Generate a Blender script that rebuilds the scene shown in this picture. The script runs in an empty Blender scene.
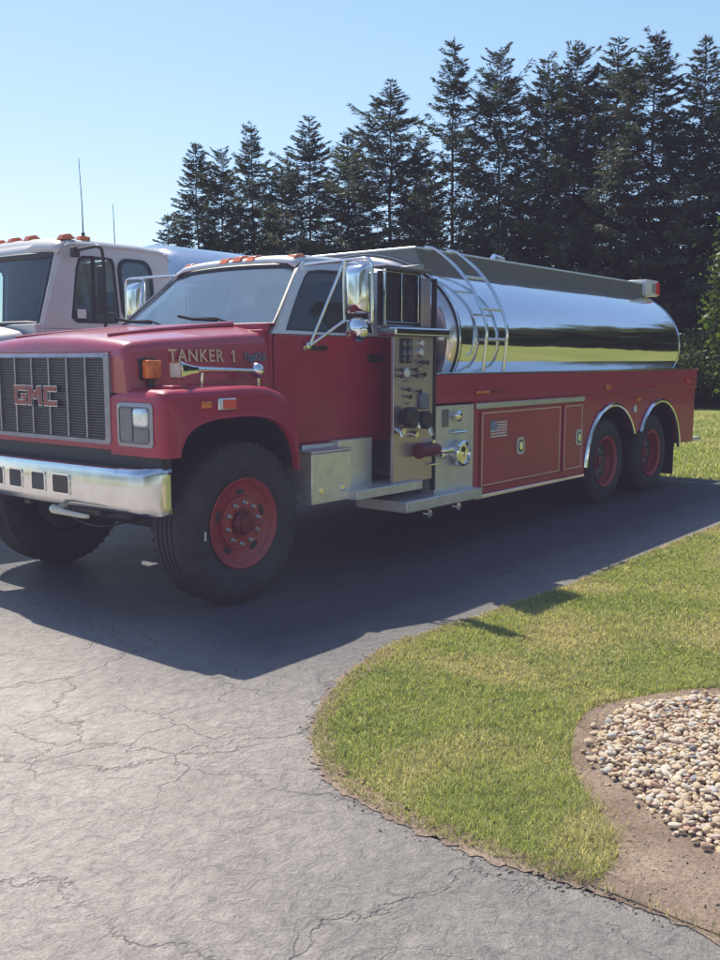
import bpy, bmesh, math, random
import numpy as np
from mathutils import Vector, Matrix
random.seed(7); rng = np.random.default_rng(7)
PI = math.pi
scene = bpy.context.scene
COL = scene.collection
YC = 5.8            # centre line of the red tanker (it stands along X, nose towards -X)

# ------------------------------------------------------------------ materials
def nd(nt, t, **kw):
    n = nt.nodes.new(t)
    for k, v in kw.items():
        if k.startswith('i_'):
            n.inputs[k[2:].replace('_', ' ')].default_value = v
        else:
            setattr(n, k, v)
    return n
def new_mat(name):
    m = bpy.data.materials.new(name); m.use_nodes = True
    nt = m.node_tree; nt.nodes.clear()
    out = nt.nodes.new('ShaderNodeOutputMaterial')
    return m, nt, out
def ramp(nt, stops):
    r = nt.nodes.new('ShaderNodeValToRGB')
    el = r.color_ramp.elements
    while len(el) < len(stops): el.new(0.5)
    for e, (p, c) in zip(el, stops):
        e.position = p; e.color = c if len(c) == 4 else (*c, 1)
    return r
def pmat(name, col, rough=0.5, metal=0.0, var=0.12, nscale=6.0, bump=0.0, bscale=40.0, coat=0.0, rvar=0.1, dust=0.0, spec=0.5, emit=None):
    m, nt, out = new_mat(name); L = nt.links.new
    b = nd(nt, 'ShaderNodeBsdfPrincipled')
    b.inputs['Metallic'].default_value = metal
    b.inputs['Coat Weight'].default_value = coat
    b.inputs['Coat Roughness'].default_value = 0.06
    b.inputs['Specular IOR Level'].default_value = spec
    tc = nd(nt, 'ShaderNodeTexCoord')
    n1 = nd(nt, 'ShaderNodeTexNoise'); n1.inputs['Scale'].default_value = nscale; n1.inputs['Detail'].default_value = 6
    L(tc.outputs['Object'], n1.inputs['Vector'])
    lo = tuple(c * (1 - var) for c in col); hi = tuple(min(1, c * (1 + var)) for c in col)
    r = ramp(nt, [(0.3, lo), (0.7, hi)]); L(n1.outputs['Fac'], r.inputs['Fac'])
    csock = r.outputs['Color']
    if dust > 0:
        n3 = nd(nt, 'ShaderNodeTexNoise'); n3.inputs['Scale'].default_value = 2.3; n3.inputs['Detail'].default_value = 8
        L(tc.outputs['Object'], n3.inputs['Vector'])
        rr = ramp(nt, [(0.42, (0, 0, 0)), (0.75, (dust, dust, dust))]); L(n3.outputs['Fac'], rr.inputs['Fac'])
        mx = nd(nt, 'ShaderNodeMix', data_type='RGBA'); L(rr.outputs['Color'], mx.inputs['Factor'])
        L(csock, mx.inputs[6]); mx.inputs[7].default_value = (0.28, 0.26, 0.23, 1); csock = mx.outputs[2]
    L(csock, b.inputs['Base Color'])
    mr = nd(nt, 'ShaderNodeMapRange'); mr.inputs['To Min'].default_value = max(0.0, rough - rvar * 0.5); mr.inputs['To Max'].default_value = min(1, rough + rvar * 0.5)
    L(n1.outputs['Fac'], mr.inputs['Value']); L(mr.outputs['Result'], b.inputs['Roughness'])
    if bump > 0:
        n2 = nd(nt, 'ShaderNodeTexNoise'); n2.inputs['Scale'].default_value = bscale; n2.inputs['Detail'].default_value = 4
        L(tc.outputs['Object'], n2.inputs['Vector'])
        bp = nd(nt, 'ShaderNodeBump'); bp.inputs['Strength'].default_value = bump; bp.inputs['Distance'].default_value = 0.01
        L(n2.outputs['Fac'], bp.inputs['Height']); L(bp.outputs['Normal'], b.inputs['Normal'])
    if emit:
        b.inputs['Emission Color'].default_value = (*emit[0], 1); b.inputs['Emission Strength'].default_value = emit[1]
    L(b.outputs['BSDF'], out.inputs['Surface'])
    return m
def glassmat(name, tint, haze, hazecol=(0.45, 0.5, 0.55), rough=0.03, ior=1.5):
    m, nt, out = new_mat(name); L = nt.links.new
    tr = nd(nt, 'ShaderNodeBsdfTransparent'); tr.inputs['Color'].default_value = (*tint, 1)
    gl = nd(nt, 'ShaderNodeBsdfGlossy'); gl.inputs['Roughness'].default_value = rough; gl.inputs['Color'].default_value = (0.9, 0.95, 1, 1)
    df = nd(nt, 'ShaderNodeBsdfDiffuse'); df.inputs['Color'].default_value = (*hazecol, 1)
    fr = nd(nt, 'ShaderNodeFresnel'); ge = nd(nt, 'ShaderNodeNewGeometry')
    im = nd(nt, 'ShaderNodeMapRange'); im.inputs['To Min'].default_value = ior; im.inputs['To Max'].default_value = 1 / ior
    L(ge.outputs['Backfacing'], im.inputs['Value']); L(im.outputs[0], fr.inputs['IOR'])
    m1 = nd(nt, 'ShaderNodeMixShader'); m2 = nd(nt, 'ShaderNodeMixShader')
    tc = nd(nt, 'ShaderNodeTexCoord'); n1 = nd(nt, 'ShaderNodeTexNoise'); n1.inputs['Scale'].default_value = 5; n1.inputs['Detail'].default_value = 6
    L(tc.outputs['Object'], n1.inputs['Vector'])
    mr = nd(nt, 'ShaderNodeMapRange'); mr.inputs['To Min'].default_value = haze * 0.6; mr.inputs['To Max'].default_value = haze * 1.4
    L(n1.outputs['Fac'], mr.inputs['Value'])
    L(mr.outputs['Result'], m1.inputs['Fac']); L(tr.outputs[0], m1.inputs[1]); L(df.outputs[0], m1.inputs[2])
    L(fr.outputs[0], m2.inputs['Fac']); L(m1.outputs[0], m2.inputs[1]); L(gl.outputs[0], m2.inputs[2])
    L(m2.outputs[0], out.inputs['Surface'])
    return m
def treadplate(name, col, rough=0.3):
    m, nt, out = new_mat(name); L = nt.links.new
    b = nd(nt, 'ShaderNodeBsdfPrincipled'); b.inputs['Metallic'].default_value = 0.6; b.inputs['Roughness'].default_value = rough
    tc = nd(nt, 'ShaderNodeTexCoord')
    hs = []
    for rot, sc in ((PI / 4, (44, 44, 44)), (-PI / 4, (44, 44, 44))):
        mp = nd(nt, 'ShaderNodeMapping'); mp.inputs['Rotation'].default_value = (0, rot, rot); mp.inputs['Scale'].default_value = sc
        L(tc.outputs['Object'], mp.inputs['Vector'])
        v = nd(nt, 'ShaderNodeTexWave'); v.inputs['Scale'].default_value = 0.55; v.bands_direction = 'DIAGONAL'
        L(mp.outputs['Vector'], v.inputs['Vector']); hs.append(v)
    mm = nd(nt, 'ShaderNodeMath', operation='MULTIPLY'); L(hs[0].outputs['Fac'], mm.inputs[0]); L(hs[1].outputs['Fac'], mm.inputs[1])
    n1 = nd(nt, 'ShaderNodeTexNoise'); n1.inputs['Scale'].default_value = 8; L(tc.outputs['Object'], n1.inputs['Vector'])
    r = ramp(nt, [(0.3, tuple(c * .8 for c in col)), (0.75, col)]); L(n1.outputs['Fac'], r.inputs['Fac']); L(r.outputs['Color'], b.inputs['Base Color'])
    bp = nd(nt, 'ShaderNodeBump'); bp.inputs['Strength'].default_value = 0.3; bp.inputs['Distance'].default_value = 0.004
    L(mm.outputs[0], bp.inputs['Height']); L(bp.outputs['Normal'], b.inputs['Normal'])
    L(b.outputs[0], out.inputs['Surface'])
    return m
def leafmat(name, attr=True, trans=0.35, rough=0.6, tint=(1, 1, 1)):
    m, nt, out = new_mat(name); L = nt.links.new
    at = nd(nt, 'ShaderNodeAttribute'); at.attribute_name = 'col'
    b = nd(nt, 'ShaderNodeBsdfPrincipled'); b.inputs['Roughness'].default_value = rough; b.inputs['Specular IOR Level'].default_value = 0.25
    L(at.outputs['Color'], b.inputs['Base Color'])
    t = nd(nt, 'ShaderNodeBsdfTranslucent')
    mx = nd(nt, 'ShaderNodeMix', data_type='RGBA', blend_type='MULTIPLY'); mx.inputs['Factor'].default_value = 1
    L(at.outputs['Color'], mx.inputs[6]); mx.inputs[7].default_value = (*tint, 1); L(mx.outputs[2], t.inputs['Color'])
    s = nd(nt, 'ShaderNodeMixShader'); s.inputs['Fac'].default_value = trans
    L(b.outputs[0], s.inputs[1]); L(t.outputs[0], s.inputs[2]); L(s.outputs[0], out.inputs['Surface'])
    return m

M = {}
M['red'] = pmat('red_paint', (0.38, 0.022, 0.050), 0.38, 0, 0.10, 3, coat=0.2, rvar=0.14, dust=0.08, spec=.28)
M['red_hood'] = pmat('red_hood_sky_sheen', (0.40, 0.035, 0.058), 0.30, 0, 0.10, 3, coat=0.55, rvar=0.12, dust=0.10)  # body red made pinker: sky sheen on the hood put into the colour
M['red_wheel'] = pmat('red_wheel_paint', (0.36, 0.028, 0.03), 0.5, 0, 0.2, 14, dust=0.2)
M['red_dark'] = pmat('dark_red_paint', (0.16, 0.015, 0.02), 0.5, 0, 0.15, 5)
M['silver'] = pmat('silver_paint', (0.62, 0.63, 0.65), 0.34, 0.25, 0.06, 4, coat=0.3)
M['chrome'] = pmat('chrome', (0.78, 0.79, 0.80), 0.10, 1.0, 0.05, 9, rvar=0.08)
M['chrome_old'] = pmat('worn_chrome', (0.70, 0.70, 0.71), 0.2, 1.0, 0.10, 7, rvar=0.16, bump=0.02, bscale=14)
M['stainless'] = pmat('stainless_sheet', (0.50, 0.42, 0.45), 0.32, 0.72, 0.08, 4, rvar=0.12, bump=0.04, bscale=9)
M['head'] = pmat('polished_head_steel', (0.72, 0.66, 0.62), 0.16, 1.0, 0.05, 4, rvar=0.08, bump=0.03, bscale=5)
M['alu'] = pmat('aluminium', (0.55, 0.56, 0.57), 0.42, 0.8, 0.10, 5, rvar=0.15)
M['alu_flat'] = pmat('dull_aluminium_sheet', (0.15, 0.145, 0.145), 0.6, 0.25, 0.10, 2.5, rvar=0.15)
M['tread'] = treadplate('tread_plate', (0.93, 0.90, 0.80), 0.34)
M['tread_step'] = treadplate('step_tread_plate', (0.74, 0.74, 0.75), 0.36)
M['rubber'] = pmat('tyre_rubber', (0.034, 0.034, 0.037), 0.82, 0, 0.25, 12, bump=0.12, bscale=60, dust=0.09, spec=0.3)
M['black'] = pmat('black_plastic', (0.022, 0.022, 0.024), 0.5, 0, 0.2, 8)
M['matte'] = pmat('matte_black', (0.015, 0.015, 0.016), 0.85, 0, 0.2, 8, spec=.1)
M['darkgrey'] = pmat('dark_grey_frame', (0.035, 0.036, 0.04), 0.65, 0, 0.3, 6, dust=0.2)
M['grille'] = pmat('grille_plastic', (0.075, 0.07, 0.085), 0.4, 0.2, 0.2, 12)
M['grille_bar'] = pmat('grille_bar_plastic', (0.30, 0.30, 0.33), 0.35, 0.5, 0.15, 9)
M['amber'] = pmat('amber_lens', (0.72, 0.16, 0.02), 0.2, 0, 0.35, 24, coat=0.5, bump=.2, bscale=50)
M['redlens'] = pmat('red_lens', (0.55, 0.03, 0.03), 0.2, 0, 0.15, 30, coat=0.5, emit=((1, .05, .03), 0.05))
M['white'] = pmat('white_plastic', (0.72, 0.72, 0.70), 0.4, 0, 0.06, 8)
M['lens'] = pmat('clear_lens', (0.75, 0.78, 0.8), 0.12, 0.6, 0.12, 40, bump=0.25, bscale=60)
M['lampdark'] = pmat('lamp_housing', (0.16, 0.165, 0.19), 0.3, 0.4, 0.15, 10)
M['gold'] = pmat('gold_leaf_lettering', (0.66, 0.47, 0.34), 0.4, 0.3, 0.12, 20)
M['bluegrey'] = pmat('blue_grey_script', (0.17, 0.19, 0.27), 0.4, 0.3, 0.1, 10)
M['badge_red'] = pmat('badge_red', (0.24, 0.03, 0.05), 0.3, 0, 0.1, 10)
M['flagred'] = pmat('flag_red', (0.42, 0.07, 0.07), 0.5, 0, 0.1, 9)
M['flagwhite'] = pmat('flag_white', (0.66, 0.63, 0.58), 0.5, 0, 0.08, 9)
M['flagblue'] = pmat('flag_blue', (0.10, 0.16, 0.32), 0.5, 0, 0.1, 9)
M['cream'] = pmat('cream_paint', (0.62, 0.58, 0.46), 0.55, 0, 0.15, 9)
M['white_truck'] = pmat('off_white_truck_paint', (0.60, 0.575, 0.57), 0.35, 0, 0.06, 3, coat=0.3, dust=0.08)
M['interior'] = pmat('cab_interior', (0.10, 0.10, 0.105), 0.8, 0, 0.2, 6)
M['interior_light'] = pmat('dash_tan', (0.55, 0.48, 0.42), 0.8, 0, 0.12, 6)
M['glass'] = glassmat('side_window_glass', (0.22, 0.28, 0.25), 0.14, (.22, .26, .24))
M['windshield'] = glassmat('windscreen_glass', (0.74, 0.88, 0.90), 0.14, (0.38, 0.64, 0.80), ior=2.5)  # bluish haze layer puts sky reflection into the glass colour
M['glass_dark'] = glassmat('dark_window_glass', (0.70, 0.80, 0.80), 0.10, (0.2, 0.26, 0.30))
M['hose'] = pmat('hose_cloth', (0.03, 0.03, 0.035), .9, 0, .3, 20)
M['mirror'] = pmat('mirror_glass', (0.85, 0.86, 0.88), 0.03, 1.0, 0.02, 5, rvar=0.02)

# polished tank skin: slightly wavy mirror
def tankmat():
    m, nt, out = new_mat('polished_tank_steel'); L = nt.links.new
    b = nd(nt, 'ShaderNodeBsdfPrincipled'); b.inputs['Metallic'].default_value = 1; b.inputs['Base Color'].default_value = (0.76, 0.77, 0.78, 1)
    tc = nd(nt, 'ShaderNodeTexCoord'); mp = nd(nt, 'ShaderNodeMapping'); mp.inputs['Scale'].default_value = (0.5, 1.6, 1.6)
    L(tc.outputs['Object'], mp.inputs['Vector'])
    n = nd(nt, 'ShaderNodeTexNoise'); n.inputs['Scale'].default_value = 1.6; n.inputs['Detail'].default_value = 2
    L(mp.outputs[0], n.inputs['Vector'])
    bp = nd(nt, 'ShaderNodeBump'); bp.inputs['Strength'].default_value = 0.22; bp.inputs['Distance'].default_value = 0.04
    L(n.outputs['Fac'], bp.inputs['Height']); L(bp.outputs[0], b.inputs['Normal'])
    n2 = nd(nt, 'ShaderNodeTexNoise'); n2.inputs['Scale'].default_value = 5; n2.inputs['Detail'].default_value = 7; L(tc.outputs['Object'], n2.inputs['Vector'])
    mr = nd(nt, 'ShaderNodeMapRange'); mr.inputs['From Min'].default_value = .35; mr.inputs['From Max'].default_value = .75
    mr.inputs['To Min'].default_value = 0.05; mr.inputs['To Max'].default_value = 0.13
    L(n2.outputs['Fac'], mr.inputs['Value']); L(mr.outputs[0], b.inputs['Roughness'])
    L(b.outputs[0], out.inputs['Surface']); return m
M['tank'] = tankmat()

# ------------------------------------------------------------------ mesh helpers
class MB:
    def __init__(s): s.v = []; s.f = []; s.mi = []; s.cur = 0
    def add(s, vs, fs):
        o = len(s.v); s.v += [tuple(p) for p in vs]
        for f in fs: s.f.append(tuple(i + o for i in f)); s.mi.append(s.cur)
        return s
    def box(s, x0, x1, y0, y1, z0, z1):
        x0, x1 = sorted((x0, x1)); y0, y1 = sorted((y0, y1)); z0, z1 = sorted((z0, z1))
        v = [(x0,y0,z0),(x1,y0,z0),(x1,y1,z0),(x0,y1,z0),(x0,y0,z1),(x1,y0,z1),(x1,y1,z1),(x0,y1,z1)]
        return s.add(v, [(3,2,1,0),(4,5,6,7),(0,1,5,4),(1,2,6,5),(2,3,7,6),(3,0,4,7)])
    def tube(s, pts, r, n=10, cap=True, sub=0):
        P = [Vector(p) for p in pts]
        if sub:
            Q = []
            for i in range(len(P) - 1):
                p0 = P[max(i - 1, 0)]; p1 = P[i]; p2 = P[i + 1]; p3 = P[min(i + 2, len(P) - 1)]
                for k in range(sub):
                    t = k / sub
                    Q.append(0.5 * ((2 * p1) + (p2 - p0) * t + (2 * p0 - 5 * p1 + 4 * p2 - p3) * t * t + (3 * p1 - p0 - 3 * p2 + p3) * t ** 3))
            Q.append(P[-1]); P = Q
        rr = list(r) if isinstance(r, (list, tuple)) else [r] * len(P)
        if len(rr) != len(P):
            m_ = len(rr) - 1; rr = [rr[min(int(i / (len(P) - 1) * m_), m_ - 1)] * (1 - (i / (len(P) - 1) * m_ - min(int(i / (len(P) - 1) * m_), m_ - 1))) + rr[min(int(i / (len(P) - 1) * m_), m_ - 1) + 1] * (i / (len(P) - 1) * m_ - min(int(i / (len(P) - 1) * m_), m_ - 1)) for i in range(len(P))]
        vs = []; up = Vector((0, 0, 1)); prev = None
        for i, p in enumerate(P):
            d = (P[min(i + 1, len(P) - 1)] - P[max(i - 1, 0)]).normalized()
            a = prev if prev is not None else (up if abs(d.z) < 0.9 else Vector((1, 0, 0)))
            u = (a - d * a.dot(d)).normalized(); w = d.cross(u); prev = u
            for k in range(n):
                t = 2 * PI * k / n
                vs.append(p + (u * math.cos(t) + w * math.sin(t)) * rr[i])
        fs = [(i * n + k, i * n + (k + 1) % n, (i + 1) * n + (k + 1) % n, (i + 1) * n + k) for i in range(len(P) - 1) for k in range(n)]
        if cap: fs += [tuple(range(n))[::-1], tuple((len(P) - 1) * n + k for k in range(n))]
        return s.add(vs, fs)
    def lathe(s, prof, c, axis='y', n=40, sgn=1, close=False, cap0=True):
        """prof: (radius, offset along axis*sgn)"""
        vs = []
        for (r, o) in prof:
            for k in range(n):
                t = 2 * PI * k / n; a, b = r * math.cos(t), r * math.sin(t)
                if axis == 'y': vs.append((c[0] + a, c[1] + o * sgn, c[2] + b))
                elif axis == 'x': vs.append((c[0] + o * sgn, c[1] + a, c[2] + b))
                else: vs.append((c[0] + a, c[1] + b, c[2] + o * sgn))
        m = len(prof)
        fs = [(i * n + k, i * n + (k + 1) % n, (i + 1) * n + (k + 1) % n, (i + 1) * n + k) for i in range(m - 1) for k in range(n)]
        if close: fs += [((m - 1) * n + k, (m - 1) * n + (k + 1) % n, (k + 1) % n, k) for k in range(n)]
        else:
            if prof[0][0] > 1e-4 and cap0: fs.append(tuple(range(n)))
            if prof[-1][0] > 1e-4: fs.append(tuple((m - 1) * n + k for k in range(n))[::-1])
        return s.add(vs, fs)
    def prism(s, poly, axis, a, b):
        n = len(poly)
        def P(p, t):
            return (t, p[0], p[1]) if axis == 'x' else ((p[0], t, p[1]) if axis == 'y' else (p[0], p[1], t))
        vs = [P(p, a) for p in poly] + [P(p, b) for p in poly]
        fs = [tuple(range(n)), tuple(range(n, 2 * n))[::-1]] + [(i, i + n, (i + 1) % n + n, (i + 1) % n) for i in range(n)]
        return s.add(vs, fs)
    def loft(s, rings, closed=True, caps=True):
        n = len(rings[0]); vs = [p for r in rings for p in r]
        m = n if closed else n - 1
        fs = [(i * n + k, i * n + (k + 1) % n, (i + 1) * n + (k + 1) % n, (i + 1) * n + k) for i in range(len(rings) - 1) for k in range(m)]
        if caps: fs += [tuple(range(n))[::-1], tuple((len(rings) - 1) * n + k for k in range(n))]
        return s.add(vs, fs)
    def ringframe(s, outer, inner, thick):
        """frame between two loops of 3D points, extruded by vector thick"""
        n = len(outer); t = Vector(thick)
        vs = [Vector(p) for p in outer] + [Vector(p) for p in inner] + [Vector(p) + t for p in outer] + [Vector(p) + t for p in inner]
        fs = []
        for i in range(n):
            j = (i + 1) % n
            fs += [(i, j, n + j, n + i), (2 * n + i, 3 * n + i, 3 * n + j, 2 * n + j), (i, 2 * n + i, 2 * n + j, j), (n + i, n + j, 3 * n + j, 3 * n + i)]
        return s.add(vs, fs)
    def mirror(s, yc=YC):
        q = MB(); q.v = [(x, 2 * yc - y, z) for x, y, z in s.v]; q.f = [tuple(reversed(f)) for f in s.f]; q.mi = list(s.mi); return q
    def build(s, name, mat, parent=None, smooth=True, bevel=0.0, seg=2, angle=35, label=None, solid=0.0, subsurf=0):
        me = bpy.data.meshes.new(name)
        o = bpy.data.objects.new(name, me); COL.objects.link(o)
        org = Vector((0, 0, 0))
        if parent is not None:
            o.parent = parent; org = WORLD.get(parent.name, Vector((0, 0, 0)))
        WORLD[o.name] = org
        me.from_pydata([(x - org.x, y - org.y, z - org.z) for x, y, z in s.v], [], s.f)
        mats = mat if isinstance(mat, (list, tuple)) else [mat]
        for mm in mats: me.materials.append(mm)
        if len(mats) > 1: me.polygons.foreach_set('material_index', s.mi)
        bm = bmesh.new(); bm.from_mesh(me); bmesh.ops.recalc_face_normals(bm, faces=bm.faces); bm.to_mesh(me); bm.free()
        if smooth:
            me.shade_smooth(); me.set_sharp_from_angle(angle=math.radians(angle))
        if solid:
            md = o.modifiers.new('solid', 'SOLIDIFY'); md.thickness = solid; md.offset = 0
        if bevel:
            md = o.modifiers.new('bevel', 'BEVEL'); md.width = bevel; md.segments = seg; md.limit_method = 'ANGLE'; md.angle_limit = math.radians(40)
            md.harden_normals = False
        if label: o['label'] = label
        return o
WORLD = {}
def thing(name, label, cat, loc, group=None):
    o = bpy.data.objects.new(name, None); COL.objects.link(o); o.location = loc
    o.empty_display_size = 0.1
    o['label'] = label; o['category'] = cat
    if group: o['group'] = group
    WORLD[o.name] = Vector(loc)
    return o
def tag(o, label, cat, group=None):
    o['label'] = label; o['category'] = cat
    if group: o['group'] = group
    return o
def text_mb(body, size, to, extrude=0.002, bold=0.0, sx=1.0, shear=0.0, spacing=1.0):
    cu = bpy.data.curves.new('lettering', 'FONT'); cu.body = body; cu.size = size; cu.extrude = extrude; cu.offset = bold
    cu.align_x = 'CENTER'; cu.align_y = 'CENTER'; cu.shear = shear; cu.space_character = spacing; cu.resolution_u = 3
    ob = bpy.data.objects.new('lettering_src', cu); COL.objects.link(ob)
    dg = bpy.context.evaluated_depsgraph_get(); me = bpy.data.meshes.new_from_object(ob.evaluated_get(dg))
    mb = MB(); mb.add([to(v.co.x * sx, v.co.y, v.co.z) for v in me.vertices], [tuple(p.vertices) for p in me.polygons])
    bpy.data.objects.remove(ob); bpy.data.meshes.remove(me)
    return mb
def both(f, *a, **k):
    """build a part on the near side and its mirror on the far side: f returns an MB"""
    pass
def arc(cx, cz, r, a0, a1, n):
    return [(cx + r * math.cos(math.radians(a0 + (a1 - a0) * i / n)), cz + r * math.sin(math.radians(a0 + (a1 - a0) * i / n))) for i in range(n + 1)]
def rrect(x0, x1, z0, z1, r, n=4):
    p = []
    for cx, cz, a in ((x1 - r, z1 - r, 0), (x0 + r, z1 - r, 90), (x0 + r, z0 + r, 180), (x1 - r, z0 + r, 270)):
        p += arc(cx, cz, r, a, a + 90, n)
    return p

# ------------------------------------------------------------------ world, sun, camera
SUN_EL, SUN_AZ = math.radians(52.6), math.radians(70.2)    # azimuth counter-clockwise from +X
w = bpy.data.worlds.new('World'); scene.world = w; w.use_nodes = True
nt = w.node_tree; nt.nodes.clear()
sky = nt.nodes.new('ShaderNodeTexSky'); sky.sky_type = 'NISHITA'; sky.sun_disc = False
sky.sun_elevation = SUN_EL; sky.sun_rotation = PI / 2 - SUN_AZ; sky.altitude = 600; sky.air_density = 1.0; sky.dust_density = 0.3; sky.ozone_density = 3.2
bg = nt.nodes.new('ShaderNodeBackground'); bg.inputs['Strength'].default_value = 0.15
wo = nt.nodes.new('ShaderNodeOutputWorld')
nt.links.new(sky.outputs[0], bg.inputs[0]); nt.links.new(bg.outputs[0], wo.inputs[0])
sl = bpy.data.lights.new('sun', 'SUN'); sl.energy = 5.0; sl.angle = math.radians(0.5); sl.color = (1.0, 0.93, 0.82)
so = bpy.data.objects.new('sun', sl); COL.objects.link(so)
sd = Vector((math.cos(SUN_EL) * math.cos(SUN_AZ), math.cos(SUN_EL) * math.sin(SUN_AZ), math.sin(SUN_EL)))
so.rotation_euler = sd.to_track_quat('Z', 'Y').to_euler(); so.location = (0, 0, 30)
cam = bpy.data.cameras.new('camera'); co = bpy.data.objects.new('camera', cam); COL.objects.link(co)
cam.sensor_fit = 'VERTICAL'; cam.sensor_height = 24; cam.lens = 24 * 930 / 960; cam.clip_end = 3000; cam.clip_start = 0.05
co.location = (0, 0, 1.68); co.rotation_euler = (math.radians(90 - 7.352), 0, math.radians(39.06 - 90))
scene.camera = co
scene.view_settings.view_transform = 'Standard'; scene.view_settings.look = 'None'; scene.view_settings.exposure = 0
vs_ = scene.view_settings; vs_.use_curve_mapping = True
for i_, l_ in enumerate((.0145, .0135, .0205)):
    vs_.curve_mapping.curves[i_].points[0].location = (0, l_)
cc_ = vs_.curve_mapping.curves[3]; cc_.points.new(.28, .375); cc_.points.new(.62, .77)
vs_.curve_mapping.update()
CAM = Vector(co.location); AZ = math.radians(39.061); PT = math.radians(7.352)
CF = Vector((math.cos(AZ) * math.cos(PT), math.sin(AZ) * math.cos(PT), -math.sin(PT))); CR = Vector((math.sin(AZ), -math.cos(AZ), 0)); CU = CR.cross(CF)
def seen(p):     # which repeats show in the photo (used only to choose what is worth building)
    d = Vector(p) - CAM; z = d.dot(CF)
    if z < 0.1: return None
    return 360 + 930 * d.dot(CR) / z, 480 - 930 * d.dot(CU) / z, z

# ------------------------------------------------------------------ RED TANKER
T = thing('fire_tanker', 'red fire tanker truck with silver cab top and long polished steel tank', 'fire truck', (4.4, YC, 0))

def wheel(parent, x, y_out, R, width, rimr, side, z=None, dish=0.05, dual=False, label=None):
    """side=+1: outer face towards -Y (near side); y_out is the outer sidewall plane"""
    z = R if z is None else z
    s = side   # offsets grow inwards: y = y_out + s*o
    c = (x, y_out, z)
    rim = MB()
    rim.lathe([(rimr, 0.012), (rimr + .012, 0.0), (rimr + .004, -.004), (rimr - .02, 0.01), (rimr - .035, dish * .7), (rimr * .80, dish), (rimr * .62, dish + .012), (rimr * .60, dish - .012), (rimr * .34, dish - .012), (rimr * .30, dish + .0), (rimr * .05, dish)], c, 'y', 48, s, cap0=False)
    rim.lathe([(rimr, 0.0), (rimr, width * .4), (rimr - .03, width * .4), (rimr - .03, .02)], c, 'y', 40, s, close=True)
    wr = rim.build('wheel', M['red_wheel'], parent, bevel=0, label=label)
    def tyre(off):
        t = MB()
        hw = width / 2
        pr = [(rimr - .005, .03), (rimr + .015, .012), (rimr + .05, .004), (R - .14, -.012), (R - .07, -.008), (R - .035, .012), (R - .012, .03), (R, .05)]
        # tread ribs with grooves
        ng = 4; y = .05
        for g in range(ng):
            y2 = .05 + (width - .1) * (g + 1) / (ng + 1)
            pr += [(R + .001, y2 - .008), (R - .016, y2 - .006), (R - .016, y2 + .006), (R + .001, y2 + .008)]
        pr += [(R, width - .05), (R - .012, width - .03), (R - .035, width - .012), (R - .07, width + .008), (R - .14, width + .012), (rimr + .05, width - .004), (rimr - .005, width - .03)]
        pr = [(r, o + off) for r, o in pr]
        t.lathe(pr, c, 'y', 56, s, close=True)
        # raised ring on sidewall and shoulder lugs
        for k in range(48):
            a = 2 * PI * k / 48
            for oo in (0.022, width - .022):
                px, pz = math.cos(a), math.sin(a)
                rr = R - .022
                u = Vector((-pz, 0, px))
                p = Vector((x + px * rr, y_out + s * (oo + off), z + pz * rr))
                q = Vector((px, 0, pz))
                vs = [p + u * du + q * dr + Vector((0, s * dy, 0)) for du in (-.010, .010) for dr in (-.018, .016) for dy in (-.006, .006)]
                t.add(vs, [(0,1,3,2),(4,6,7,5),(0,4,5,1),(2,3,7,6),(0,2,6,4),(1,5,7,3)])
        return t.build('tyre', M['rubber'], wr)
    tyre(0)
    if dual: tyre(width + .05)
    dr_ = MB(); dr_.lathe([(rimr - .034, width * .45), (rimr - .034, width * (2.1 if dual else 1.0) - .02), (rimr * .6, width * (2.1 if dual else 1.0)), (.06, width * (2.1 if dual else 1.0))], c, 'y', 32, s); dr_.build('rim_shade_drum', M['darkgrey'], wr)  # dark drum added inside the rim; wheel shade put into its colour
    hub = MB()
    hub.lathe([(rimr * .27, dish + .01), (rimr * .27, dish - .035), (rimr * .22, dish - .05), (rimr * .2, dish - .075), (rimr * .12, dish - .082), (0, dish - .082)], c, 'y', 28, s)
    hub.build('hub', M['red_dark'], wr)
    nb = 10
    for k in range(nb):
        a = 2 * PI * (k + .3) / nb
        nq = MB(); nq.lathe([(.017, dish - .008), (.017, dish - .03), (.010, dish - .036), (.010, dish - .05), (0, dish - .05)], (x + math.cos(a) * rimr * .47, y_out, z + math.sin(a) * rimr * .47), 'y', 6, s)
        nq.build('lug_nut', M['alu'], wr)
    for k in range(5):
        a = 2 * PI * (k + .25) / 5
        ca, sa = math.cos(a), math.sin(a); rr = rimr * .715
        vs = []
        for t in range(14):
            b = 2 * PI * t / 14; du = .042 * math.cos(b); dr = .019 * math.sin(b)
            vs.append((x + ca * (rr + dr) - sa * du, y_out + s * (dish + .001), z + sa * (rr + dr) + ca * du))
        vs2 = [(p[0], p[1] + s * .012, p[2]) for p in vs]
        hq = MB(); hq.add(vs + vs2, [tuple(range(14)), tuple(range(14, 28))] + [(i, (i + 1) % 14, 14 + (i + 1) % 14, 14 + i) for i in range(14)])
        hq.build('hand_hole', M['black'], wr)
    return wr

for sd_ in (1, -1):
    yo = YC - sd_ * 1.21
    wf = wheel(T, 4.40, yo, 0.565, 0.33, 0.305, sd_, dish=0.045)
    for xx in (10.28, 11.65):
        wheel(T, xx, YC - sd_ * 1.19, 0.50, 0.27, 0.29, sd_, z=0.495, dish=0.15, dual=True)
# small white valve mark on the front sidewall
mk = MB(); mk.box(4.02, 4.032, 4.572, 4.578, .50, .56)
mk.build('wheel_weight', M['white'], T)

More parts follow.
